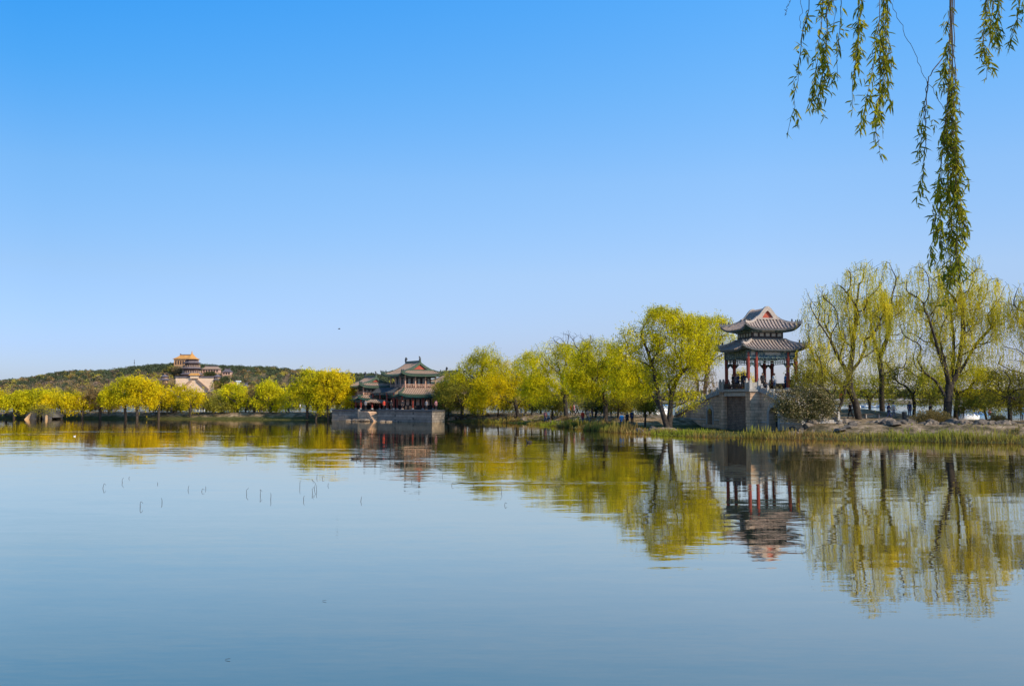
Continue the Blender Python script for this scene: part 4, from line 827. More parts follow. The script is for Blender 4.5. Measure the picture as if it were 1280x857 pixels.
m = MB(); m.box(-4.5, 4.5, -2, 1, H - 1, H + 2.5); m.build('gatehouse_wall', 'cream_wall', bt); m = MB(); m.add([(-6, -3.2, H + 2.3), (6, -3.2, H + 2.3), (6, 2.2, H + 2.3), (-6, 2.2, H + 2.3), (-4.5, -0.5, H + 4.8), (4.5, -0.5, H + 4.8)], [(0, 1, 5, 4), (2, 3, 4, 5), (1, 2, 5), (3, 0, 4), (0, 1, 2, 3)]); m.build('gatehouse_roof', 'yellow_tile', bt)
def kiosk(label, px, pyt, pyb, D):
    zb = hz_(pyb, D); t_ = hz_(pyt, D) - zb; root = empty('hill_kiosk', (hx_(px, D), D, zb), label=label, cat='kiosk')
    m = MB(); oct_ring(m, 3.4, -12, 3.4, t_ * 0.75); m.build('wall', 'ochre_wall', root)
    for z0, z1, a, b_ in ((t_ * 0.35, t_ * 0.55, 5.4, 3.4), (t_ * 0.68, t_ * 0.95, 4.8, 0.4)): m = MB(); oct_ring(m, a, z0, b_, z1); oct_ring(m, a, z0, 3.4, z0 - 0.5); m.build('tiered_roof', 'purple_tile', root)
    m = MB(); m.ball((0, 0, t_), 0.6, 6, 4); m.build('finial', 'yellow_tile', root)
kiosk('small two-tiered kiosk left of the cream temple terrace', 205, 467, 479, 1075); kiosk('small two-tiered kiosk right of the cream temple terrace', 271, 467, 479, 1075)
hall('temple_hall', 'large orange-roofed hall at the foot of the temple terrace', 243, 262, 494, 501, 509, 960, 'pink_wall', 'yellow_tile', 14)
hall('temple_hall', 'pale-walled hall with low roof left of the large orange-roofed hall', 216, 240, 499, 503, 509, 962, 'cream_wall', 'ochre_wall', 9)
hall('temple_hall', 'small orange-roofed gate hall right of the large orange-roofed hall', 261, 270, 503, 507, 512, 930, 'ochre_wall', 'yellow_tile', 7)
hall('temple_hall', 'long pink-walled hall on the crest right of the temple tower', 252, 275, 458, 461, 466, 1110, 'pink_wall', 'brown_tile', 8)
hall('temple_hall', 'grey-roofed hall on the crest beside the pink-walled hall', 278, 289, 461.5, 464.5, 469, 1105, 'pink_wall', 'purple_tile', 8)
hall('temple_hall', 'low yellow-eaved hall on the hillside beside the white pillar', 285, 295, 477, 480, 485, 1050, 'ochre_wall', 'yellow_tile', 7)
hall('temple_hall', 'grey-roofed pavilion on the hillside right of the white pillar', 300, 311, 479.5, 482.5, 488, 1050, 'white_paint', 'purple_tile', 7)
hall('temple_hall', 'cream hillside building with grey roof below the right kiosk', 276, 292, 488, 491, 497, 1020, 'cream_wall', 'brown_tile', 8)
hall('temple_hall', 'small grey-roofed house on the left slope of the temple complex', 205, 216, 486, 489, 494, 1040, 'cream_wall', 'purple_tile', 7)
sr = empty('stone_pillar', (hx_(297.5, 1045), 1045, hz_(488, 1045)), label='white stone pillar standing on the hillside right of the temple terrace', cat='pillar')
m = MB(); m.box(-1.3, 1.3, -1.3, 1.3, -3, 9.5); m.build('shaft', 'white_paint', sr); m = MB(); m.box(-2.4, 2.4, -2, 2, 9.5, 10.8); m.build('cap', 'white_paint', sr)
mast = empty('radio_mast', (hx_(166.5, 1185), 1185, 38), label='thin radio mast rising from the crest of the hill left of the temples', cat='mast')
m = MB(); m.tube([(0, 0, 0), (0, 0, 16)], [0.28, 0.16], 5); m.build('pole', 'iron', mast); m = MB(); m.tube([(-0.7, 0, 14), (0.7, 0, 14)], 0.2, 5); m.tube([(0, 0, 11), (0, 0, 12.2)], 0.6, 6); m.build('antenna', 'iron', mast)
def lakewall(label, p0, p1, pyt, D, mt, name='lakeside_wall'):
    x0, x1 = hx_(p0, D), hx_(p1, D); z1 = hz_(pyt, D); root = empty(name, ((x0 + x1) / 2, D, 0), label=label, cat='wall'); L = (x1 - x0) / 2
    m = MB(); m.box(-L, L, -0.5, 0.5, -0.5, z1 - 0.5); m.build('wall_face', mt, root); m = MB(); m.box(-L - 0.2, L + 0.2, -0.9, 0.9, z1 - 0.5, z1); m.build('wall_coping', 'purple_tile', root)
lakewall('long pink lakeshore wall below the temple hill, right half', 262, 352, 507.0, 842, 'pink_wall'); lakewall('long cream lakeshore wall below the temple hill, left half', 120, 238, 508.2, 843, 'cream_wall'); lakewall('long pale lakeshore wall left of the arched bridge', -40, 60, 508.5, 843, 'pink_wall')
# ------------------------------------------------------------------ people
def skinmesh(name, V, E, Rr, root=0, sub=1):
    me = bpy.data.meshes.new(name); me.from_pydata([tuple(v) for v in V], E, []); o = bpy.data.objects.new(name, me); COL.objects.link(o)
    m = o.modifiers.new('Skin', 'SKIN'); 
    for i, r in enumerate(Rr): me.skin_vertices[0].data[i].radius = (r, r) if not hasattr(r, '__len__') else r
    me.skin_vertices[0].data[root].use_root = True; m.use_smooth_shade = True
    s = o.modifiers.new('Sub', 'SUBSURF'); s.levels = sub; s.render_levels = sub
    dg = bpy.context.evaluated_depsgraph_get(); r = bpy.data.meshes.new_from_object(o.evaluated_get(dg)); bpy.data.objects.remove(o); r.name = name
    r.materials.clear(); return r
def joints(pose):
    J = {}
    if pose == 'sit': hz = 0.52
    else: hz = 0.93
    J['pel'] = (0, 0, hz); J['sp'] = (0, 0.0, hz + .22); J['ch'] = (0, -.01, hz + .42); J['nb'] = (0, 0, hz + .54); J['nk'] = (0, -.01, hz + .60); J['hd'] = (0, -.02, hz + .68); J['ht'] = (0, -.015, hz + .77)
    for s, n in ((-1, 'L'), (1, 'R')):
        J['sh' + n] = (s * .17, 0, hz + .49)
        if pose == 'stand': J['el' + n] = (s * .215, .03, hz + .22); J['wr' + n] = (s * .215, -.03, hz - .02); J['kn' + n] = (s * .095, -.01, .50); J['an' + n] = (s * .10, .02, .09)
        if pose == 'walk': k = s; J['el' + n] = (s * .22, .09 * k, hz + .23); J['wr' + n] = (s * .21, .10 * k - .12, hz + .03); J['kn' + n] = (s * .09, .13 * -k - .04, .51); J['an' + n] = (s * .09, .30 * -k + .04, .12 if k > 0 else .14)
        if pose == 'phone': J['el' + n] = (s * .22, -.06, hz + .24); J['wr' + n] = (s * .09, -.27, hz + .38); J['kn' + n] = (s * .10, -.01, .50); J['an' + n] = (s * .12, .02, .09)
        if pose == 'sit': J['el' + n] = (s * .21, .02, hz + .23); J['wr' + n] = (s * .13, -.24, hz + .14); J['kn' + n] = (s * .11, -.42, .50); J['an' + n] = (s * .11, -.40, .10)
        J['hp' + n] = (s * .09, 0, hz - .06); a = J['an' + n]; J['to' + n] = (a[0], a[1] - .17, max(.035, a[2] - .06))
    return J
def fingers(mb, wr, el):
    w_ = Vector(wr); d = (w_ - Vector(el)).normalized(); side = d.cross(Vector((0, 1, 0))); side = side.normalized() if side.length > .1 else Vector((1, 0, 0)); side = Vector((0, 1, 0)) if abs(d.z) > 0.6 else side
    nrm = d.cross(side).normalized(); pal = w_ + d * 0.09
    mb.tube([w_ - d * .02, w_ + d * .04, pal], [.024, .036, .03], 8)
    for i, L in enumerate((.06, .075, .07, .055)):
        b0 = pal + side * (.027 - .018 * i) - d * .01; mb.tube([b0, b0 + d * L * .5 + nrm * .006, b0 + d * L + nrm * .022], [.0095, .0085, .006], 6)
    t0 = w_ + d * .03 + side * .03; mb.tube([t0, t0 + d * .03 + side * .022, t0 + d * .06 + side * .026 + nrm * .01], [.012, .010, .007], 6)
PM = {}
def proto(pose):
    if pose in PM: return PM[pose]
    J = joints(pose); V = []; E = []; Rr = []; ix = {}
    def pt(k, r): ix[k] = len(V); V.append(J[k]); Rr.append(r); return ix[k]
    for k, r in (('pel', .125), ('sp', .115), ('ch', .14), ('nb', .07), ('nk', .055), ('hd', .088), ('ht', .082)): pt(k, r)
    E += [(i, i + 1) for i in range(6)]
    for n in 'LR':
        for k, r in (('sh', .062), ('el', .042), ('wr', .028)): pt(k + n, r)
        E += [(ix['ch'], ix['sh' + n]), (ix['sh' + n], ix['el' + n]), (ix['el' + n], ix['wr' + n])]
        for k, r in (('hp', .09), ('kn', .058), ('an', .04), ('to', .035)): pt(k + n, r)
        E += [(0, ix['hp' + n]), (ix['hp' + n], ix['kn' + n]), (ix['kn' + n], ix['an' + n]), (ix['an' + n], ix['to' + n])]
    body = skinmesh('body', V, E, Rr)
    ex = MB(); h = Vector(J['hd'])
    for n in 'LR': fingers(ex, J['wr' + n], J['el' + n])
    ex.tube([h + Vector((0, -.085, .035)), h + Vector((0, -.115, .0)), h + Vector((0, -.085, -.008))], [.008, .016, .012], 6)
    for s in (-1, 1): ex.ball(h + Vector((s * .033, -.085, .035)), (.014, .01, .009), 6, 4); ex.ball(h + Vector((s * .093, .0, .02)), (.012, .022, .032), 6, 4)
    ex.ball(h + Vector((0, -.085, -.035)), (.026, .01, .007), 6, 4)
    em = bpy.data.meshes.new('x'); em.from_pydata(ex.v, [], ex.f); bm = bmesh.new(); bm.from_mesh(body); bm.from_mesh(em); bm.to_mesh(body); bm.free()
    body.polygons.foreach_set('use_smooth', [True] * len(body.polygons)); body.materials.append(M['skin'])
    lo = (J['pel'][0], J['pel'][1], J['pel'][2] - .06)
    V = [lo, J['pel'], J['sp'], J['ch'], J['nb']]; Rr = [.15, .155, .145, .165, .09]; E = [(0, 1), (1, 2), (2, 3), (3, 4)]
    for n in 'LR': b0 = len(V); w0 = Vector(J['wr' + n]); e0 = Vector(J['el' + n]); V += [J['sh' + n], J['el' + n], tuple(e0.lerp(w0, .93))]; Rr += [.083, .062, .048]; E += [(3, b0), (b0, b0 + 1), (b0 + 1, b0 + 2)]
    jk = skinmesh('jacket', V, E, Rr, 1)
    V = [J['pel']]; Rr = [.14]; E = []
    for n in 'LR': b0 = len(V); V += [J['hp' + n], J['kn' + n], tuple(Vector(J['kn' + n]).lerp(Vector(J['an' + n]), .9))]; Rr += [.105, .08, .062]; E += [(0, b0), (b0, b0 + 1), (b0 + 1, b0 + 2)]
    tr = skinmesh('trousers', V, E, Rr, 0)
    sh = MB()
    for n in 'LR': a = Vector(J['an' + n]); o_ = Vector(J['to' + n]); sh.tube([a + Vector((0, .05, -.035)), a + Vector((0, -.02, -.03)), o_, o_ + Vector((0, -.05, 0))], [.04, .05, .045, .03], 8)
    so = sh.build('shoes', 'iron'); shm = so.data; bpy.data.objects.remove(so)
    hm = MB(); g = []
    for i in range(9):
        p = math.pi * 0.62 * i / 8; g.append([(h.x + .103 * math.sin(p) * math.cos(2 * math.pi * j / 16), h.y + .018 + .108 * math.sin(p) * math.sin(2 * math.pi * j / 16), h.z + .035 + .115 * math.cos(p) + (.05 if math.sin(2 * math.pi * j / 16) < -.3 and i > 5 else 0)) for j in range(17)])
    hm.grid(g); ho = hm.build('hair', 'hair', smooth=True); hrm = ho.data; bpy.data.objects.remove(ho)
    PM[pose] = dict(body=body, jacket=jk, trousers=tr, shoes=shm, hair=hrm, cache={}); return PM[pose]
def person(x, y, z, rz, pose, top, bottom, label, group=None, sc=1.0):
    P = proto(pose); root = empty('person', (x, y, z), rz, label=label, cat='person', group=group); root.scale = (sc,) * 3
    for part, c in (('body', None), ('jacket', top), ('trousers', bottom), ('shoes', None), ('hair', None)):
        me = P[part]
        if c:
            key = (part, c)
            if key not in P['cache']: me = me.copy(); me.materials.append(M['cloth_' + c]); P['cache'][key] = me
            me = P['cache'][key]
        o = bpy.data.objects.new(part, me); COL.objects.link(o); o.parent = root
    return root
def pg(px, D, rz, pose, top, bottom, label, group=None, dzv=0, sc=1.0):
    x = gx(px, D); return person(x, D, lz(x, D) + 0.0 + dzv, R(rz), pose, top, bottom, label, group, sc)
def pbr(lx, ly, z, rz, *a, **k):
    c, s = math.cos(BR), math.sin(BR); return person(BX + lx * c - ly * s, BY + lx * s + ly * c, z, BR + R(rz), *a, **k)
# on the pavilion deck
G = 'visitors crowded inside the bridge pavilion'
pbr(-2.4, 2.0, DECK, -90, 'stand', 'black', 'black', 'person in black at the left corner inside the bridge pavilion', G)
pbr(-2.3, 1.3, DECK, -60, 'stand', 'grey', 'black', 'person in grey jacket second from the left inside the bridge pavilion', G)
pbr(-2.4, 0.6, DECK, -80, 'phone', 'navy', 'black', 'person in navy raising both hands inside the bridge pavilion', G)
pbr(-2.3, -0.1, DECK, -120, 'stand', 'black', 'navy', 'person in black jacket behind the middle of the pavilion rail', G)
pbr(-2.4, -0.8, DECK, -90, 'stand', 'black', 'black', 'tall person in black before the second red column from the left', G, sc=1.05)
pbr(-2.35, -1.4, DECK, -70, 'stand', 'navy', 'black', 'person in navy beside the front corner column of the pavilion', G)
pbr(-0.9, -2.3, DECK, 0, 'stand', 'black', 'black', 'person in black standing alone in the wide right bay of the pavilion', G, sc=1.02)
pbr(-0.3, -1.6, DECK, 30, 'sit', 'black', 'grey', 'seated dark-clothed person near the middle of the pavilion deck', G)
pbr(0.6, -2.1, DECK, 20, 'stand', 'white', 'denim', 'person in light jacket and jeans in the wide bay of the pavilion', G)
pbr(2.3, -2.75, DECK + 0.0, 0, 'sit', 'black', 'black', 'person in black sitting on the red bench at the right of the pavilion', G)
pbr(2.5, -1.0, DECK, 90, 'stand', 'blue', 'navy', 'person in blue by the rightmost column of the pavilion', G)
# on the left ramp
pbr(-1.1, 8.6, 4.35 - 1.0, -100, 'walk', 'blue', 'denim', 'person in bright blue jacket walking down the left ramp of the stone bridge')
pbr(-0.7, 10.6, 2.55, -100, 'walk', 'white', 'grey', 'person in white coming up the left ramp of the stone bridge')
# right bank
RP = [(1063, 105, 200, 'walk', 'black', 'black', 'person in black striding along the path left of the thick leaning willow', 0), (1067, 112, 200, 'stand', 'red', 'denim', 'person in red top and jeans just behind the striding person in black', 0),
 (1052, 111, 200, 'stand', 'orange', 'denim', 'person in orange jacket standing on the rise of the path between two thin trunks', .55), (1007, 101, 180, 'stand', 'black', 'black', 'person in black on the path at the right foot of the stone bridge', 0),
 (1111, 104, 90, 'walk', 'navy', 'navy', 'person in navy walking beside a companion in white past the bench', 0), (1117, 105, 90, 'walk', 'white', 'grey', 'person in white walking past the bench beside one in navy', 0),
 (1137, 106, 0, 'stand', 'navy', 'denim', 'person in navy half hidden by the slim trunk right of the bench', 0), (1163, 106, 30, 'sit', 'black', 'black', 'person in black sitting behind the big round brown shrub', .35),
 (1199, 108, 180, 'stand', 'black', 'denim', 'left one of the pair standing by the slanting stump trunk', 0), (1203.5, 108.5, 180, 'stand', 'black', 'grey', 'right one of the pair standing by the slanting stump trunk', 0),
 (1237, 108, 60, 'sit', 'pink', 'grey', 'person in pale pink seated by the small round shrub at far right', 0.2), (1277, 107, 0, 'stand', 'blue', 'denim', 'person in blue at the extreme right edge of the path', 0)]
for px_, D_, rz_, po, tp_, bt_, lb, dz_ in RP: pg(px_, D_, rz_, po, tp_, bt_, lb, None, dz_)
# causeway, middle
MP = [(777, 116, 0, 'stand', 'blue', 'navy', 'person in bright blue jacket on the bank left of the leaning willow'), (784, 117, 200, 'walk', 'black', 'black', 'person in black beside the one in the bright blue jacket'), (790, 118, 160, 'stand', 'navy', 'black', 'third figure from the left in the dark group by the leaning willow'),
 (651.5, 158, 0, 'walk', 'blue', 'blue', 'person all in blue under the yellow willow in the middle'), (647, 158, 0, 'walk', 'black', 'white', 'person in black top and pale trousers left of the one all in blue'), (642, 157, 0, 'stand', 'white', 'black', 'person in white top left of the pair under the middle willow'),
 (593, 161, 30, 'stand', 'black', 'black', 'person in black on the bank right of the lakeside pavilions'), (599, 161, 30, 'walk', 'grey', 'navy', 'person in grey on the bank right of the lakeside pavilions')]
for px_, D_, rz_, po, tp_, bt_, lb in MP: pg(px_, D_, rz_, po, tp_, bt_, lb)
rr = random.Random(4)
tops = ['pink', 'white', 'red', 'grey', 'pink', 'white', 'navy', 'orange']
for i in range(17):
    px_ = 682 + i * 4.4 + rr.uniform(-1, 1) if i < 9 else 722 + (i - 9) * 6 + rr.uniform(-1, 1); D_ = rr.uniform(140, 148) if px_ < 722 else rr.uniform(128, 136)
    pg(px_, D_, rr.choice([90, -90, 60, 200]), rr.choice(['walk', 'stand']), tops[i % 8], rr.choice(['denim', 'black', 'grey']), 'small figure in the crowd strolling under the middle willows', 'crowd strolling under the middle willows')
# far left causeway
LPx = [(8, 'white'), (22, 'grey'), (84, 'blue'), (86.5, 'white'), (93, 'black'), (98, 'grey'), (103, 'white'), (127, 'navy'), (129, 'black'), (136, 'pink'), (139, 'black'), (173, 'black'), (192, 'black'), (196, 'navy'), (202, 'black'), (214, 'grey'), (247, 'black'), (251, 'navy'), (254, 'black'), (262, 'blue'), (274, 'black'), (289, 'black'), (309, 'black'), (322, 'black'), (331, 'black'), (346, 'navy'), (357, 'black'), (360, 'black'), (365, 'grey'), (375, 'white'), (391, 'black')]
for i, (px_, c) in enumerate(LPx):
    pg(px_, 185.5 - px_ * 0.02 + (i % 3) * 0.8, rr.choice([90, -90, 0, 180]), rr.choice(['walk', 'stand', 'walk']), c, rr.choice(['black', 'navy', 'denim']), 'tiny figure walking along the far left causeway', 'walkers along the far left causeway')
for px_, D_, c, lb in [(457, 165, 'grey', 'person in grey on the lower pavilion terrace'), (480, 160.5, 'red', 'person in red at the top of the small stone stair'), (489, 159.5, 'black', 'person in black at the terrace edge left of the tall pavilion corner'), (503, 158, 'black', 'person in black standing on the terrace before the tall pavilion'), (533, 155, 'grey', 'person in grey near the right end of the tall pavilion terrace'), (545, 155.5, 'pink', 'person in pink on the lit terrace side right of the tall pavilion')]:
    person(gx(px_, D_), D_, 1.93, R(rr.uniform(-60, 60)), 'stand', c, 'black', lb, None, .92)
# ------------------------------------------------------------------ bench, bin
bx, by = gx(1090, 105), 105.0; bn = empty('park_bench', (bx, by, lz(bx, by)), R(8), label='long backless bench on the path between the thick leaning willow and the next trunk', cat='bench')
m = MB(); m.box(-0.95, 0.95, -0.2, 0.2, 0.42, 0.48); m.build('seat', 'bark_pale', bn)
for s in (-1, 1): m = MB(); m.box(s * 0.75 - 0.06, s * 0.75 + 0.06, -0.17, 0.17, 0, 0.42); m.build('leg', 'arch_stone', bn)
bx, by = gx(1130.5, 103), 103.0; bn = empty('litter_bin', (bx, by, lz(bx, by)), 0, label='dark litter bin by the path right of the bench', cat='bin')
m = MB(); m.tube([(0, 0, 0), (0, 0, .8)], [.22, .26], 12); m.build('bin_body', 'iron', bn); m = MB(); m.tube([(0, 0, .8), (0, 0, .88), (0, 0, .95)], [.29, .27, .1], 12); m.build('lid', 'iron', bn)
# ------------------------------------------------------------------ boats
def boat(px_, D_, rz, hullc, topc, label, group, L=3.6):
    root = empty('pleasure_boat', (gx(px_, D_), D_, 0), R(rz), label=label, cat='boat', group=group)
    m = MB(); g = []
    for i in range(9):
        u = -1 + 2 * i / 8; wdt = 0.85 * (1 - abs(u) ** 3.0 * 0.85); g.append([(u * L / 2, -wdt, 0.55), (u * L / 2 * .95, -wdt * .75, -0.1), (u * L / 2 * .95, wdt * .75, -0.1), (u * L / 2, wdt, 0.55), (u * L / 2, wdt * .8, 0.5), (u * L / 2, -wdt * .8, 0.5), (u * L / 2, -wdt, 0.55)])
    m.grid(g); m.build('hull', hullc, root)
    for x in (-L * .3, L * .3):
        for y in (-.6, .6): m = MB(); m.tube([(x, y, .5), (x, y, 1.75)], .04, 6); m.build('post', 'white_paint', root)
    m = MB(); m.grid([[(-L * .38 + L * .76 * i / 4, -.8 + 1.6 * j / 6, 1.75 + .22 * math.sin(math.pi * j / 6)) for j in range(7)] for i in range(5)]); m.build('canopy', topc, root)
    for x in (-.6, .6): m = MB(); m.box(x - .2, x + .2, -.6, .6, .5, .8); m.build('seat', hullc, root)
    return root
for i in range(9): boat(1074 + i * 4.6, 470 + (i % 2) * 4, 80 + (i * 37) % 30, ['white_paint', 'blue_paint'][i % 2], ['blue_paint', 'white_paint', 'blue_paint'][i % 3], 'small blue and white pleasure boat moored at the far dock behind the right willows', 'pleasure boats moored at the far dock', 4.2)
boat(818, 250, 10, 'white_paint', 'white_paint', 'white canopied boat on the open water left of the stone bridge', None, 7); boat(829, 330, 20, 'white_paint', 'blue_paint', 'blue-topped boat on the open water behind the leaning willow', None, 7)
boat(259, 330, 0, 'white_paint', 'white_paint', 'white canopied boat beyond the causeway below the temple hill', None, 8); boat(1212, 190, 5, 'white_paint', 'blue_paint', 'low boat on the water behind the pair by the stump trunk', None, 4); boat(1228, 230, 5, 'blue_paint', 'white_paint', 'blue-hulled boat further out behind the small round shrub', None, 4.5)
dk = empty('boat_dock', (gx(1088, 476), 476, 0), 0, label='low wooden dock behind the moored blue and white boats', cat='dock'); m = MB(); m.box(-12, 12, 0, 3, .3, .6); m.build('deck', 'bark_pale', dk)
for k in range(7): m = MB(); m.tube([(-11 + k * 3.6, .2, -1), (-11 + k * 3.6, .2, .9)], .15, 6); m.build('pile', 'bark', dk)
# ------------------------------------------------------------------ birds
def duck(px_, py_, label, rz, dark=True, sc=1.0):
    D_ = EYE / ((py_ - 500) / F); root = empty('duck', (gx(px_, D_), D_, 0), R(rz), label=label, cat='bird'); root.scale = (sc,) * 3
    m = MB(); pts = [(-.28, 0, .14), (-.2, 0, .09), (-.05, 0, .06), (.1, 0, .07), (.2, 0, .1)]; m.tube(pts, [.02, .07, .11, .11, .05], 10)
    m.tube([(.15, 0, .1), (.2, 0, .2), (.21, 0, .27)], [.05, .032, .03], 8); m.ball((.23, 0, .29), (.05, .04, .04), 8, 6); m.build('body', 'bird_dark' if dark else 'bird_white', root, True)
    m = MB(); m.tube([(.27, 0, .285), (.34, 0, .275)], [.016, .008], 6); m.build('bill', 'ochre_wall', root)
duck(443, 573, 'left one of the two ducks swimming close together in mid lake', 10, True, .75); duck(448, 572.5, 'right one of the two ducks swimming close together in mid lake', 10, True, .75)
duck(661, 553, 'lone dark duck on the water off the middle bank', 170); duck(94, 545, 'white duck on the water at far left', 20, False, .4)
for px_, py_, lb in ((290, 818, 'brown fallen leaf floating on the near water at lower left'), (408, 747, 'brown fallen leaf floating on the near water at centre')):
    D_ = EYE / ((py_ - 500) / F); m = MB(); m.grid([[(-.035 + .07 * i / 4, (j - 1) * .010 * math.sin(math.pi * (i + .3) / 4.6), .006 + .004 * abs(j - 1) + .003 * i) for j in range(3)] for i in range(5)]); o = m.build('floating_leaf', 'bark', None); o.location = (gx(px_, D_), D_, 0); tag(o, lb, 'leaf')
fb = at(424, 411, 120); root = empty('flying_bird', fb, R(30), label='tiny dark bird flying in the open sky above the left trees', cat='bird')
m = MB(); m.tube([(-.3, 0, 0), (-.1, 0, 0), (.15, 0, .02), (.3, 0, .04)], [.02, .09, .07, .02], 8); m.build('body', 'bird_dark', root)
root.scale = (.55,) * 3
for s in (-1, 1): m = MB(); m.grid([[(.12, s * .05, .03), (-.12, s * .05, .03)], [(.1, s * .35, .16), (-.08, s * .35, .15)], [(0, s * .7, .05), (-.06, s * .7, .05)]]); m.build('wing', 'bird_dark', root)
# ------------------------------------------------------------------ dead lotus stems standing in the water
ST = [(131, 609, 7), (155, 602, 7), (163, 597, 3), (178, 632, 8), (205, 627, 7), (237, 611, 6), (254, 613, 4), (259, 610, 4), (310, 616, 9), (327, 618, 9), (340, 623, 10), (376, 608, 10), (380, 587, 4), (381, 624, 7), (392, 615, 9), (394, 610, 14), (397, 613, 10), (397, 596, 5), (404, 597, 4), (411, 606, 4), (452, 625, 7), (494, 587, 3), (515, 601, 4), (553, 595, 5), (565, 606, 4), (592, 606, 3), (627, 615, 9), (631, 630, 4), (199, 604, 3), (368, 582, 3), (309, 571, 4), (686, 580, 6), (420, 590, 3)]
for i, (px_, py_, h_) in enumerate(ST):
    D_ = EYE / ((py_ - 500) / F); x = gx(px_, D_); H_ = h_ * D_ / F * .85; r2 = random.Random(i)
    m = MB(); k1 = r2.uniform(-.12, .12) * H_; k2 = r2.uniform(-.3, .3) * H_; m.tube([(0, 0, -.3), (0, 0, 0), (k1, .02, H_ * .6), (k2, .03, H_)], [.009, .009, .007, .005], 6)
    if i % 3 == 0: m.tube([(k2, .03, H_), (k2 + .05, .03, H_ * .8), (k2 + .07, .03, H_ * .6)], [.006, .005, .004], 6)
    o = m.build('water_stem', 'bark', None); o.location = (x, D_, 0); tag(o, 'dry dark plant stem poking out of the calm water', 'plant stem', 'dry plant stems poking out of the lake')
# ------------------------------------------------------------------ rocks on the bank
rk = [rocky('bank_rock', (0, 0, -50), s, 60 + i) for i, s in enumerate([(.8, .6, .42), (1.1, .7, .45), (.6, .5, .4), (.9, .9, .5), (1.3, .8, .38)])]
rr = random.Random(9); first = [True] * 5
RK = [(rr.uniform(985, 1290), rr.uniform(90, 97)) for _ in range(64)] + [(rr.uniform(795, 842), rr.uniform(103, 108)) for _ in range(14)] + [(rr.uniform(560, 770), None) for _ in range(44)]
for i, (px_, D_) in enumerate(RK):
    if D_ is None: D_ = float(np.interp(px_, [560, 600, 650, 700, 760], [158.5, 157.5, 150, 134, 113])) + rr.uniform(0, 2.5); G_ = 'rocks edging the middle bank'; lb = 'weathered rock edging the middle bank between the pavilions and the leaning willow'
    elif px_ < 900: G_ = 'grey rocks heaped left of the stone bridge'; lb = 'grey rock in the heap at the left foot of the stone bridge'
    else: G_ = 'rocks along the right bank'; lb = 'weathered tan rock along the bare right bank below the willows'
    k = i % 5
    if first[k]: o = rk[k]; first[k] = False
    else: o = rk[k].copy(); COL.objects.link(o)
    x = gx(px_, D_); s = rr.uniform(.45, 1.1); o.location = (x, D_, lz(x, D_) + .05 * s); o.rotation_euler = (rr.uniform(-.2, .2), rr.uniform(-.2, .2), rr.uniform(0, 6.28)); o.scale = (s,) * 3; tag(o, lb, 'rock', G_)
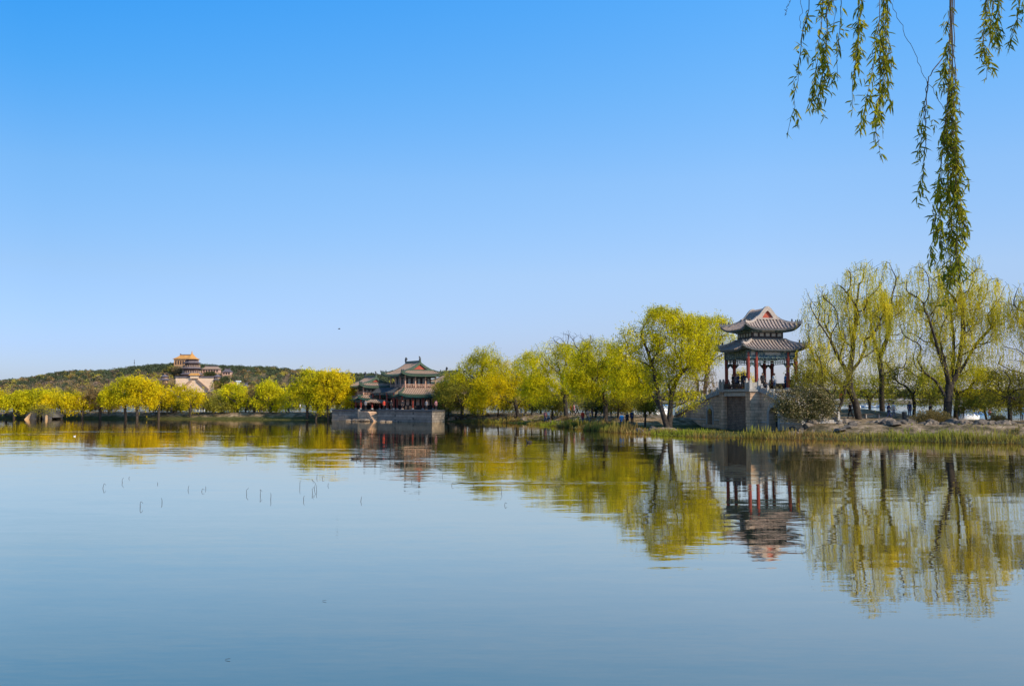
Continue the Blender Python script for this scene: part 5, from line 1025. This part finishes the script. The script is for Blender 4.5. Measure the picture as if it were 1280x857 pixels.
# ------------------------------------------------------------------ foreground willow
def hang():
    D0 = 6.0; A0 = at(1560, -150, 5.2); base = Vector((A0.x + 0.3, A0.y - 0.4, 1.85)); root = empty('foreground_willow', tuple(base), label='near willow whose long leafy branches hang into the picture from above at right', cat='tree')
    loc = lambda p, dy=0.0: np.array(at(p[0], p[1], D0 + dy) - base)
    m = MB(); top = [Vector(loc(p, d)) for p, d in (((1430, -260), -.5), ((1280, -250), -.1), ((1180, -190), 0), ((1090, -150), .1), ((1010, -110), .2))]
    m.tube([(0, 0, -.3), (0.02, 0, .2), (.05, .02, 1.6), tuple(top[0] * .75 + Vector((0.1, 0, 0.4))), tuple(top[0])], [.26, .2, .16, .1, .06], 12); m.tube(top, [.06, .045, .035, .025, .012], 8); m.build('trunk', 'bark', root, True)
    S = [  # dy, polyline, leaf range, density, dense
     (.2, [(1022, -110), (1012, 0), (1001, 60), (996, 105), (990, 140), (984, 168)], .42, 1, 34), (.15, [(1036, -115), (1036, 0), (1031, 60), (1027, 100), (1023, 140)], .3, 3, 60),
     (.3, [(1040, -115), (1031, -10), (1026, 30), (1020, 90), (1016, 128)], .3, 2, 50), (.0, [(1058, -120), (1052, 0), (1048, 50), (1047, 102)], .55, 1, 32), (.1, [(1078, -130), (1075, 0), (1071, 60), (1068, 100), (1065, 139)], .4, 2, 56), 
     (.2, [(1083, -130), (1078, -10), (1074, 40), (1072, 85)], .4, 1, 50), (-.1, [(1107, -150), (1104, 0), (1102, 60), (1099, 120), (1094, 176)], .3, 3, 70), (-.05, [(1112, -150), (1109, -10), (1107, 60), (1103, 110), (1096, 150)], .3, 2, 70), (-.15, [(1100, -150), (1100, 20), (1090, 90), (1081, 130), (1080, 162)], .45, 2, 50),
     (.0, [(1192, -180), (1190, 0), (1189, 60), (1190, 140), (1191, 250), (1188, 330), (1182, 388)], .48, 3, 80), (.05, [(1188, -180), (1187, 0), (1187, 80), (1184, 170), (1187, 250), (1192, 300), (1204, 352)], .55, 3, 70), (-.05, [(1193, -180), (1193, 0), (1193, 100), (1195, 180), (1200, 240), (1207, 300)], .55, 3, 60),
     (.1, [(1191, -180), (1190, 0), (1189, 100), (1180, 180), (1172, 240), (1166, 300), (1160, 335)], .62, 2, 60), (.0, [(1190, -180), (1188, 0), (1186, 110), (1176, 210), (1174, 290), (1175, 330), (1186, 362)], .6, 2, 60), (.02, [(1190, -180), (1187, 20), (1186, 50), (1182, 90), (1179, 115)], .55, 2, 60),
     (.12, [(1186, 62), (1172, 80), (1159, 102), (1156, 130), (1150, 190)], .45, 2, 46), (.1, [(1159, 102), (1156, 150), (1156, 200), (1151, 244)], .4, 2, 46), (-.06, [(1192, -180), (1191, 40), (1192, 160), (1197, 260), (1195, 330), (1190, 350)], .6, 3, 60),
     (.3, [(1238, -200), (1234, 0), (1229, 45), (1224, 78)], .4, 3, 56), (.2, [(1244, -200), (1241, 0), (1238, 50), (1233, 100)], .45, 2, 56), (.1, [(1254, -210), (1250, -20), (1248, 20), (1243, 62)], .5, 2, 50), (.0, [(1278, -230), (1275, 0), (1270, 30), (1262, 58)], .5, 2, 60), (.2, [(1050, -120), (1040, -60), (1042, 0), (1043, 40)], .5, 1, 40),
     (-.2, [(1112, 0), (1122, 22), (1140, 60), (1158, 100), (1180, 137)], 1.1, 0, 0), (.1, [(988, 0), (984, 9), (981, 20)], 1.1, 0, 0), (-.1, [(1002, -60), (1001, 0), (1001, 36)], 1.1, 0, 0)]
    rng = np.random.default_rng(77)
    for dy, pl, t0, clump, per in S:
        P = np.array([loc(p, dy) for p in pl]); seg = np.linalg.norm(np.diff(P, axis=0), axis=1); cum = np.concatenate([[0], np.cumsum(seg)]); L = cum[-1]
        def pos(s): return np.stack([np.interp(s, cum, P[:, k]) for k in range(3)], -1)
        s = np.linspace(0, L, 26); C = pos(s); C[1:-1] = (C[:-2] + C[1:-1] * 2 + C[2:]) / 4; C[1:-1] += rng.normal(0, .004, C[1:-1].shape)
        m = MB(); m.tube([tuple(c) for c in C], list(np.linspace(.0042, .0013, 26)) if per else [.0016] * 26, 5, False); tw_ = m.build('hanging_branch', 'bark_pale' if clump > 1 else 'bark', root)
        if not per: continue
        # main leaves + short side twigs
        VV = []; sides = []
        nleaf = int((L * (1 - t0)) * per * 1.5); sl = rng.uniform(t0 * L, L, nleaf); sl = sl[_vn(sl * 9 + dy * 50, sl * 0, 1.0) + rng.uniform(-.3, .5, nleaf) > .35]; nleaf = len(sl); c0 = pos(sl); d0 = rng.normal(0, .55, (nleaf, 3)) + np.array([0, 0, -.75]); VV.append((c0 + rng.normal(0, .004, c0.shape), d0))
        nt_ = int(clump * L * (1 - t0) * 7); tm = MB()
        for _ in range(nt_):
            q = rng.uniform(t0 * L, L * .97); p0 = pos(np.array([q]))[0]; dr = rng.normal(0, 1, 3) * np.array([1, 1, .3]); dr = dr / np.linalg.norm(dr); tl = rng.uniform(.07, .20); k = 6
            pts = [p0 + dr * tl * .30 * math.sin(j / (k - 1) * 1.5) + np.array([0, 0, -1]) * tl * (j / (k - 1)) ** 1.4 for j in range(k)]; tm.tube([tuple(x) for x in pts], [.0018, .0017, .0015, .0013, .0012, .001], 4, False)
            kk = int(tl * 85); u = rng.uniform(.1, 1, kk); c1 = np.array(pts)[np.minimum((u * (k - 1)).astype(int), k - 1)] + rng.normal(0, .006, (kk, 3)); VV.append((c1, rng.normal(0, .5, (kk, 3)) + np.array([0, 0, -.8])))
        if nt_ > 14: tm.build('side_twig', 'bark_pale', tw_)
        C = np.concatenate([a for a, b in VV]); Dv = unit(np.concatenate([b for a, b in VV])); n = len(C); sdv = unit(np.cross(Dv, rng.normal(0, 1, (n, 3)))); nr = np.cross(Dv, sdv)
        ln = rng.uniform(.034, .070, (n, 1)); wd = ln * rng.uniform(.15, .22, (n, 1)); a = C; mid1 = C + Dv * ln * .3; mid2 = C + Dv * ln * .65 + nr * ln * .06; tip = C + Dv * ln + nr * ln * .16 + np.array([0, 0, -1]) * ln * .1
        V1 = np.stack([a, mid1 + sdv * wd / 2, mid2 + sdv * wd * .42, tip], 1); V2 = np.stack([a, tip, mid2 - sdv * wd * .42, mid1 - sdv * wd / 2], 1)
        # two half blades folded along the midrib
        Vv = np.concatenate([V1, V2], 0).reshape(-1, 3); u = np.clip(rng.normal(.45, .28, (n, 1)), 0, 1); col = np.array([.09, .13, .015]) * (1 - u) + np.array([.52, .46, .03]) * u; col = np.repeat(np.concatenate([col, col]), 4, 0)
        link('leaves', npmesh('leaves', Vv, 4, col), 'leaf', tw_)
hang()
# ------------------------------------------------------------------ trees on the right bank
W_ = 'willow_tree'
tree(W_, 'tall airy weeping willow with thick leaning trunk, first right of the bridge', 104, [(1074, 524), (1070, 505), (1063, 488), (1061, 468)], [(-1, [(1066, 440), (1068, 412), (1070, 385), (1074, 355)]), (-1, [(1050, 450), (1038, 425), (1025, 405)]), (3, [(1074, 452), (1082, 434), (1080, 425)]), (2, [(1046, 478), (1030, 462), (1018, 450)])],
     [(1078, 362, 34, 42), (1045, 385, 32, 34), (1018, 390, 20, 38), (1030, 430, 30, 30), (1095, 385, 20, 30), (1072, 425, 30, 28), (1012, 452, 24, 24)], 'weep', 'weep', 26000, 900, 0.38, clump=1.3)
tree(W_, 'slender upright weeping willow between the two big ones on the right bank', 115, [(1103, 523), (1102, 495), (1102, 468), (1099, 448)], [(-1, [(1093, 425), (1088, 400)]), (-1, [(1108, 425), (1112, 400), (1115, 370)]), (2, [(1118, 462), (1134, 455)])],
     [(1110, 360, 24, 36), (1096, 400, 24, 34), (1125, 400, 20, 34), (1115, 440, 30, 24)], 'weep', 'weep', 15000, 520, 0.34, clump=1.2)
tree(W_, 'largest weeping willow on the right bank with forked dark trunk', 102, [(1183, 521), (1185, 500), (1187, 482)], [(-1, [(1183, 465), (1176, 448), (1168, 420), (1160, 395)]), (-1, [(1196, 468), (1200, 445), (1204, 415), (1203, 385), (1200, 355)]), (1, [(1170, 476), (1155, 465), (1148, 452)]), (2, [(1206, 455), (1220, 430), (1240, 408), (1262, 392), (1280, 380)]), (-1, [(1192, 450), (1192, 420), (1188, 390)])],
     [(1160, 362, 30, 38), (1205, 350, 34, 36), (1235, 372, 28, 34), (1148, 410, 26, 36), (1190, 410, 34, 34), (1225, 415, 26, 30), (1258, 395, 22, 28), (1165, 448, 26, 22)], 'weep', 'weep', 34000, 1150, 0.44, clump=1.3)
tree(W_, 'willow leaning in from the right picture edge with bare dark limb', 100, [(1318, 524), (1312, 495), (1305, 478)], [(-1, [(1285, 468), (1262, 462), (1248, 454)]), (-1, [(1300, 440), (1290, 400)])], [(1272, 395, 18, 40), (1300, 380, 36, 50), (1268, 450, 24, 24), (1320, 440, 40, 40)], 'weep', 'weep', 14000, 520, 0.36)
tree(W_, 'slanting short trunk with bright yellow low crown right of the big forked willow', 109, [(1194, 523), (1196, 508), (1198, 492)], [], [(1218, 478, 30, 26), (1232, 492, 26, 18), (1190, 470, 20, 18)], 'bushy', 'yellow', 7000, 220, 0.34)
tree('small_tree', 'slim-trunked small olive tree right of the bench', 108, [(1142, 524), (1143, 505), (1141, 492)], [], [(1136, 472, 28, 20), (1150, 490, 26, 14), (1120, 490, 20, 12)], 'under', 'olive', 3600, 240, 0.2)
tree('small_tree', 'small dark tree with two thin trunks left of the thick leaning willow', 101, [(1043, 525), (1041, 508), (1040, 495)], [(0, [(1050, 508), (1056, 492), (1060, 480)])], [(1022, 460, 26, 26), (1036, 482, 32, 16), (1010, 475, 22, 18), (1022, 498, 18, 8), (1058, 470, 20, 18)], 'under', 'olive', 5200, 300, 0.24)
tree('spreading_bush', 'wide drooping bush with pale leaf specks against the right ramp of the bridge', 94.5, [(1006, 530), (1002, 520), (998, 512)], [], [(984, 500, 13, 16), (998, 498, 16, 16), (993, 518, 15, 14), (1010, 512, 12, 9), (974, 487, 10, 8), (1016, 492, 14, 11), (1026, 505, 14, 10), (1012, 522, 10, 6)], 'under', 'pale', 9500, 480, 0.14, clump=1.4)
tree('small_tree', 'bright yellow-green low tree behind the slender upright willow', 119, [(1087, 522), (1087, 505)], [], [(1080, 478, 26, 22), (1105, 485, 22, 18), (1062, 490, 18, 14)], 'bushy', 'lime', 3600, 220, 0.18)
tree('small_tree', 'yellow-green low tree filling the gap left of the big forked willow', 116, [(1164, 522), (1163, 500)], [], [(1168, 482, 22, 20), (1150, 465, 18, 14), (1180, 468, 16, 14)], 'bushy', 'lime', 3000, 200, 0.16)
tree('small_tree', 'dark olive tree at the far right edge of the bank', 100, [(1262, 526), (1262, 508), (1260, 495)], [], [(1262, 482, 28, 28), (1240, 500, 20, 14), (1282, 492, 26, 24)], 'under', 'olive', 7000, 340, 0.24)
tree('small_tree', 'arching olive sapling between the seated pair and the far right shrub', 105, [(1234, 524), (1230, 510), (1218, 502)], [], [(1212, 500, 20, 8), (1232, 496, 18, 12)], 'under', 'olive', 2600, 100, 0.14)
tree('small_tree', 'thin-trunked young tree seen through the left arch of the pavilion bays', 122, [(873, 519), (873, 495), (872, 475)], [(-1, [(862, 462), (855, 455)])], [(876, 462, 20, 26), (890, 480, 12, 14), (862, 470, 12, 18)], 'weep', 'brown', 2600, 150, 0.18)
tree(W_, 'yellow willow crown showing behind the left roof tips of the bridge pavilion', 126, [(880, 517), (881, 490), (884, 460)], [(-1, [(876, 440), (872, 425)]), (-1, [(896, 435), (902, 420)])], [(892, 412, 24, 20), (872, 425, 22, 20), (905, 428, 16, 16), (868, 402, 18, 14), (888, 445, 18, 12)], 'bushy', 'yellow', 9500, 300, 0.26)
tree('small_tree', 'round yellow tree behind the columns of the bridge pavilion', 150, [(928, 517), (928, 500)], [], [(928, 482, 15, 22)], 'bushy', 'gold', 3000, 120, 0.25)
def shrub(label, px_, D_, rx, rz_, n=2600, pal='bush'):
    rng = np.random.default_rng(int(px_)); x = gx(px_, D_); z = lz(x, D_); root = empty('round_shrub', (x, D_, z), label=label, cat='shrub')
    d = unit(rng.normal(0, 1, (n, 3))); d[:, 2] = np.abs(d[:, 2]); lump = .85 + .3 * _vn(d[:, 0] * 4, d[:, 1] * 4 + d[:, 2] * 3, 1.3)[:, None]; C = d * np.array([rx, rx * .8, rz_]) * rng.uniform(.45, 1, (n, 1)) * lump
    m = MB()
    for i in range(26): q = C[i * 20]; m.tube([(0, 0, 0), tuple(q * .5 + np.array([0, 0, .1])), tuple(q)], [.03, .018, .006], 5)
    m.build('stems', 'bark', root); lt, dk = map(np.array, PAL[pal]); u = rng.uniform(0, 1, (n, 1)); link('crown', npmesh('crown', leaves(rng, C, d + np.array([0, 0, .4]), .17, .06, .5), 4, np.repeat(dk + (lt - dk) * u, 4, 0)), 'leaf', root)
shrub('big round brown shrub on the bank before the forked willow', 1166, 97, 2.1, 1.35, 5200); shrub('small round shrub on the bank at far right', 1247, 98, 1.0, .8, 1800)
shrub('rusty orange shrub on the middle bank', 707, 136, 1.0, .8, 900, 'brown'); shrub('low russet shrub on the middle bank edge', 760, 119, .9, .6, 900, 'brown')
# ------------------------------------------------------------------ trees in the middle
tree(W_, 'big yellow willow leaning left over the foot of the stone bridge', 106, [(836, 531), (828, 515), (820, 500)], [(-1, [(806, 485), (790, 470), (776, 455)]), (0, [(838, 510), (840, 490), (848, 470), (862, 455), (878, 440)]), (1, [(822, 490), (818, 465), (810, 440), (802, 420)]), (4, [(838, 470), (842, 440), (840, 415)])],
     [(830, 403, 34, 20), (800, 425, 26, 26), (845, 430, 38, 28), (868, 415, 24, 26), (790, 450, 22, 22), (858, 450, 26, 20), (826, 470, 30, 22), (846, 490, 24, 16), (868, 496, 12, 10), (782, 476, 20, 16), (784, 428, 20, 20), (772, 456, 16, 16), (872, 436, 26, 20)], 'bushy', 'yellow', 27000, 1000, 0.40, clump=1.3)
tree(W_, 'broad willow with dark spreading limbs left of the leaning willow', 120, [(757, 524), (757, 505), (752, 492)], [(-1, [(740, 480), (728, 470)]), (-1, [(764, 470), (770, 450)])], [(748, 445, 34, 24), (772, 455, 24, 26), (730, 462, 26, 24), (752, 478, 34, 20), (785, 478, 24, 22)], 'bushy', 'yellow', 23000, 560, 0.32, clump=1.2)
tree(W_, 'broad willow with fan of dark limbs in the middle of the causeway', 138, [(708, 524), (707, 505), (706, 494)], [(-1, [(690, 480), (672, 466)]), (-1, [(702, 475), (698, 455)]), (-1, [(716, 476), (728, 458)])], [(690, 445, 34, 20), (668, 458, 24, 22), (715, 450, 30, 24), (700, 478, 36, 20), (672, 488, 26, 16)], 'bushy', 'yellow', 21000, 540, 0.32, clump=1.2)
tree(W_, 'bright golden willow with low crown right of the tall lakeside pavilion group', 152, [(648, 522), (645, 508)], [], [(636, 470, 26, 20), (648, 488, 26, 20), (620, 485, 26, 22), (600, 500, 18, 12)], 'bushy', 'gold', 17000, 420, 0.32)
tree(W_, 'taller willow with a tufted top left of the bright golden willow', 158, [(602, 520), (601, 503)], [(-1, [(600, 480), (604, 455)])], [(606, 445, 22, 14), (598, 462, 30, 22), (620, 468, 22, 20), (580, 472, 16, 14)], 'bushy', 'yellow', 15000, 380, 0.34)
tree('small_tree', 'dark-shaded tree at the right end of the pavilion terrace', 158, [(577, 519), (578, 507)], [], [(576, 490, 30, 20), (560, 482, 18, 18), (592, 500, 18, 12)], 'bushy', 'olive', 11000, 300, 0.3)
tree(W_, 'yellow crown touching the right eave of the tall lakeside pavilion', 163, [(590, 518), (588, 500)], [], [(572, 478, 20, 18), (590, 470, 18, 18), (560, 492, 14, 14)], 'bushy', 'yellow', 7000, 220, 0.28)
tree('small_tree', 'olive understory tree between the middle willows', 128, [(789, 524), (789, 510)], [], [(790, 494, 26, 16), (772, 500, 18, 12)], 'under', 'olive', 8000, 240, 0.22)
tree('small_tree', 'dark understory tree below the fan-limbed willow', 146, [(733, 520), (733, 508)], [], [(728, 500, 22, 12), (748, 502, 16, 12)], 'under', 'olive', 6000, 180, 0.2)
tree('small_tree', 'low green tree behind the bright golden willow', 160, [(676, 519), (676, 508)], [], [(676, 498, 18, 14), (660, 502, 12, 10)], 'under', 'lime', 4500, 150, 0.2)
tree('small_tree', 'grey-brown nearly bare tree rising behind the middle willows', 172, [(716, 517), (716, 490), (716, 465)], [], [(716, 428, 34, 14), (700, 440, 24, 12), (735, 440, 24, 12)], 'weep', 'brown', 900, 520, 0.34)
tree('small_tree', 'lopsided yellow tree behind the leaning willow', 130, [(806, 522), (806, 505)], [], [(806, 470, 24, 22), (796, 492, 20, 14)], 'bushy', 'olive', 7000, 220, 0.24)
tree(W_, 'rounded willow closing the gap between the golden and the fan-limbed willow', 165, [(657, 519), (657, 500)], [], [(655, 462, 22, 20), (645, 480, 18, 14), (668, 478, 16, 14)], 'bushy', 'yellow', 7000, 220, 0.26)
tree(W_, 'rounded willow behind the gap left of the broad spreading willow', 152, [(735, 519), (735, 500)], [], [(735, 452, 24, 18), (725, 475, 20, 14), (750, 470, 18, 14)], 'bushy', 'yellow', 7000, 220, 0.26)
for i, (px_, D_, pl_, rx_, ry_, lb) in enumerate([(622, 157, 'olive', 16, 9, 'low dark thicket tree under the left side of the golden willow'), (664, 152, 'dark', 14, 9, 'low dark tree filling the gap right of the golden willow'), (690, 142, 'olive', 15, 9, 'low olive tree under the left limbs of the fan-limbed willow'), (744, 130, 'dark', 13, 10, 'small dark tree left of the broad spreading willow trunk'), (772, 124, 'olive', 15, 10, 'small olive tree right of the broad spreading willow trunk'), (806, 114, 'olive', 13, 10, 'small olive tree left of the leaning willow trunk'), (560, 160, 'olive', 12, 9, 'low olive tree against the right end of the tall pavilion terrace')]):
    tree('small_tree', lb, D_, [(px_, 522), (px_ + 1, 512)], [], [(px_, 503, rx_, ry_), (px_ + rx_ * .7, 507, rx_ * .6, ry_ * .6)], 'under', pl_, 3200, 140, 0.14)
tree(W_, 'willow standing just outside the right picture edge, shading the bank', 90, [(1400, 528), (1395, 500), (1400, 480)], [(-1, [(1380, 440), (1370, 410)]), (-1, [(1425, 440)])], [(1400, 390, 55, 50), (1380, 430, 40, 30), (1430, 430, 40, 40)], 'weep', 'weep', 15000, 600, 0.4)
# ------------------------------------------------------------------ trees on the left causeway
def lt_(label, D, tr, blobs, pal='yellow', NL=5000, kind='far', rt=0.3, limbs=(), clump=1.0, name=W_): tree(name, label, D, tr, list(limbs), blobs, kind, pal, NL, None, rt, clump=clump)
lt_('full bright willow, left one of the pair beside the lower lakeside pavilion', 172, [(384, 519), (384, 508)], [(388, 480, 24, 20), (374, 492, 14, 16), (398, 495, 18, 16)], 'yellow', 9000)
lt_('full bright willow touching the lower lakeside pavilion on its left', 170, [(411, 519), (410, 507)], [(413, 478, 22, 18), (430, 480, 14, 18), (425, 496, 20, 14), (405, 494, 14, 14)], 'gold', 9500)
lt_('leaning thin willow in front of the lower pavilion terrace wall', 170, [(394, 519), (398, 508)], [(400, 498, 12, 12)], 'yellow', 1800, rt=.2)
lt_('yellow round-headed willow left of the bright pair by the pavilion', 177, [(338, 519), (338, 508)], [(335, 492, 20, 17), (350, 500, 12, 12)], 'yellow', 5500)
lt_('dark green willow with flat crown below the temple terrace', 180, [(277, 518.5), (277, 510)], [(276, 503, 17, 12), (290, 508, 10, 7)], 'olive', 3800)
lt_('loose yellow willow right of the dark green flat-crowned one', 180, [(297, 518.5), (297, 508)], [(297, 489, 17, 11), (296, 500, 12, 9)], 'yellow', 3000)
lt_('thin pale willow between the temple hill and the round-headed willow', 181, [(318, 518.5), (318, 508)], [(318, 496, 12, 13)], 'brown', 1500, clump=1.3)
lt_('sparse brownish willow with forked trunk before the temple terrace', 179, [(238, 519), (238, 505)], [(232, 490, 12, 12), (245, 495, 12, 12), (236, 505, 12, 8)], 'gold', 2300, limbs=[(-1, [(246, 495), (250, 485)])])
lt_('small green willow behind the sparse forked one', 183, [(217, 518.5), (217, 510)], [(216, 507, 14, 9)], 'olive', 2400)
lt_('half-bare willow with wide V-shaped limbs left of the temple', 179, [(198.5, 519), (198.5, 505)], [(194, 487, 12, 14), (206, 492, 10, 12), (187, 496, 8, 9)], 'gold', 2800, limbs=[(-1, [(205, 498), (210, 487)]), (-1, [(194, 496), (189, 486)])])
lt_('big domed golden willow, right one of the pair left of the temple', 177, [(172, 520), (171, 508)], [(174, 480, 17, 11), (187, 490, 10, 13), (168, 497, 16, 8), (180, 500, 10, 8)], 'gold', 6500)
lt_('big domed green-yellow willow, left one of the pair left of the temple', 178, [(158, 520), (156, 507)], [(148, 488, 18, 12), (160, 478, 14, 9), (138, 499, 12, 9), (156, 498, 14, 8)], 'yellow', 6500)
lt_('tall thin-trunked sparse willow left of the domed pair', 180, [(125.5, 520), (125, 500)], [(122, 488, 12, 12), (130, 498, 12, 12), (112, 495, 10, 11)], 'brown', 2300)
lt_('bright yellow low willow left of the tall thin-trunked one', 180, [(103, 520), (103, 510)], [(102, 500, 14, 9), (92, 503, 12, 9)], 'gold', 3000)
lt_('brownish willow with small head behind the bright yellow low one', 188, [(113, 518), (113, 508)], [(113, 503, 10, 9)], 'brown', 1300)
lt_('yellow-green willow above the right end of the arched bridge', 182, [(77, 519), (77, 510)], [(70, 499, 14, 9), (60, 505, 12, 9)], 'gold', 3600)
lt_('low brown sapling overhanging the hump of the arched bridge', 176, [(50, 523), (50, 514)], [(48, 510, 9, 6), (57, 511, 7, 5)], 'olive', 1100, kind='under', name='small_tree', rt=.1)
lt_('yellow-green willow above the hump of the arched bridge', 183, [(46, 519), (46, 508)], [(46, 495, 16, 10), (38, 504, 14, 8)], 'yellow', 4200)
lt_('yellow willow left of the arched bridge', 182, [(18, 519), (18, 509)], [(20, 497, 14, 10), (10, 502, 14, 8)], 'yellow', 3600)
lt_('willow cut by the left picture edge', 182, [(-8, 519), (-8, 509)], [(-4, 498, 14, 12), (-20, 500, 16, 12)], 'gold', 3600)
for px_, w_, h_, pl_, lb in [(30, 14, 13, 'brown', 'brown sparse tree rising between the two leftmost willows and the arched bridge'), (86, 13, 12, 'olive', 'olive tree behind the low bright willow right of the arched bridge'), (137, 12, 15, 'brown', 'brown half-leafed tree just left of the domed pair'), (187, 11, 15, 'olive', 'olive tree in the gap right of the domed pair'), (209, 10, 12, 'brown', 'brown sparse tree between the half-bare willow and the small green one'), (226, 11, 11, 'olive', 'olive tree left of the sparse forked willow'), (258, 12, 11, 'brown', 'brown sparse tree left of the flat-crowned dark green willow'), (307, 11, 14, 'olive', 'olive tree right of the loose yellow willow'), (324, 10, 13, 'brown', 'bare brown tree left of the round-headed willow'), (361, 12, 15, 'olive', 'olive tree left of the bright pair by the pavilion'), (440, 9, 15, 'olive', 'olive tree behind the left corner of the lower lakeside pavilion')]:
    lt_(lb, 187, [(px_, 518), (px_, 508)], [(px_, 503 - h_ * .45, w_ * 1.05, h_), (px_ + w_ * .5, 502, w_ * .7, h_ * .6)], pl_, 2300, name='small_tree', rt=.2)
# second row: further trees beyond the causeway, on the foot of the hill (one by one)
rr = random.Random(21); rngp = np.random.default_rng(5)
def hilltree(px_, D_, w, h, pal, label, group):
    x = gx(px_, D_); z = float(hillh(np.array([x]), np.array([D_]))[0]); root = empty('hill_tree', (x, D_, z), label=label, cat='tree', group=group)
    m = MB(); m.tube([(0, 0, -1), (.2, 0, h * .3), (-.1, 0, h * .75)], [.35, .28, .1], 6); 
    for i in range(4): a = i * 1.6; m.tube([(0, 0, h * .3), (math.cos(a) * w * .3, math.sin(a) * w * .3, h * .6)], [.16, .05], 5)
    m.build('trunk', 'bark', root); n = 420; d = unit(rngp.normal(0, 1, (n, 3))); C = d * np.array([w / 2, w / 2, h * .36]) * rngp.uniform(.4, 1, (n, 1)) * (.75 + .5 * _vn(d[:, 0] * 3, d[:, 2] * 3, 1.7)[:, None]) + np.array([0, 0, h * .62])
    lt, dk = map(np.array, PAL[pal]); link('crown', npmesh('crown', leaves(rngp, C, d, 1.3, .9, .8), 4, np.repeat((dk + (lt - dk) * rngp.uniform(0, 1, (n, 1))) * .85 + .02, 4, 0)), 'leaf', root)
for px_, D_, h_ in [(213, 1112, 11), (219, 1106, 12), (224.5, 1103, 11), (230, 1101, 9), (201, 1062, 12), (210, 1066, 11), (214, 1060, 14), (270, 1058, 14), (276, 1062, 13), (264, 1100, 9), (258, 1100, 8), (281, 1058, 12)]:
    hilltree(px_, D_, h_ * 1.0, h_, rr.choice(['dark', 'olive', 'dark', 'brown']), 'hillside tree crowding the walls of the temple terrace', 'trees around the temple terrace')
for i in range(64):
    px_ = -10 + i * 7.8 + rr.uniform(-3, 3); D_ = rr.uniform(862, 905) if not (208 < px_ < 268) else rr.uniform(858, 880)
    hilltree(px_, D_, rr.uniform(10, 17), rr.uniform(9, 15) if not (208 < px_ < 268) else rr.uniform(4, 6), rr.choice(['brown', 'gold', 'brown', 'olive', 'yellow', 'dark']), 'hazy spring tree in the belt along the foot of the temple hill', 'trees in the belt at the foot of the hill')
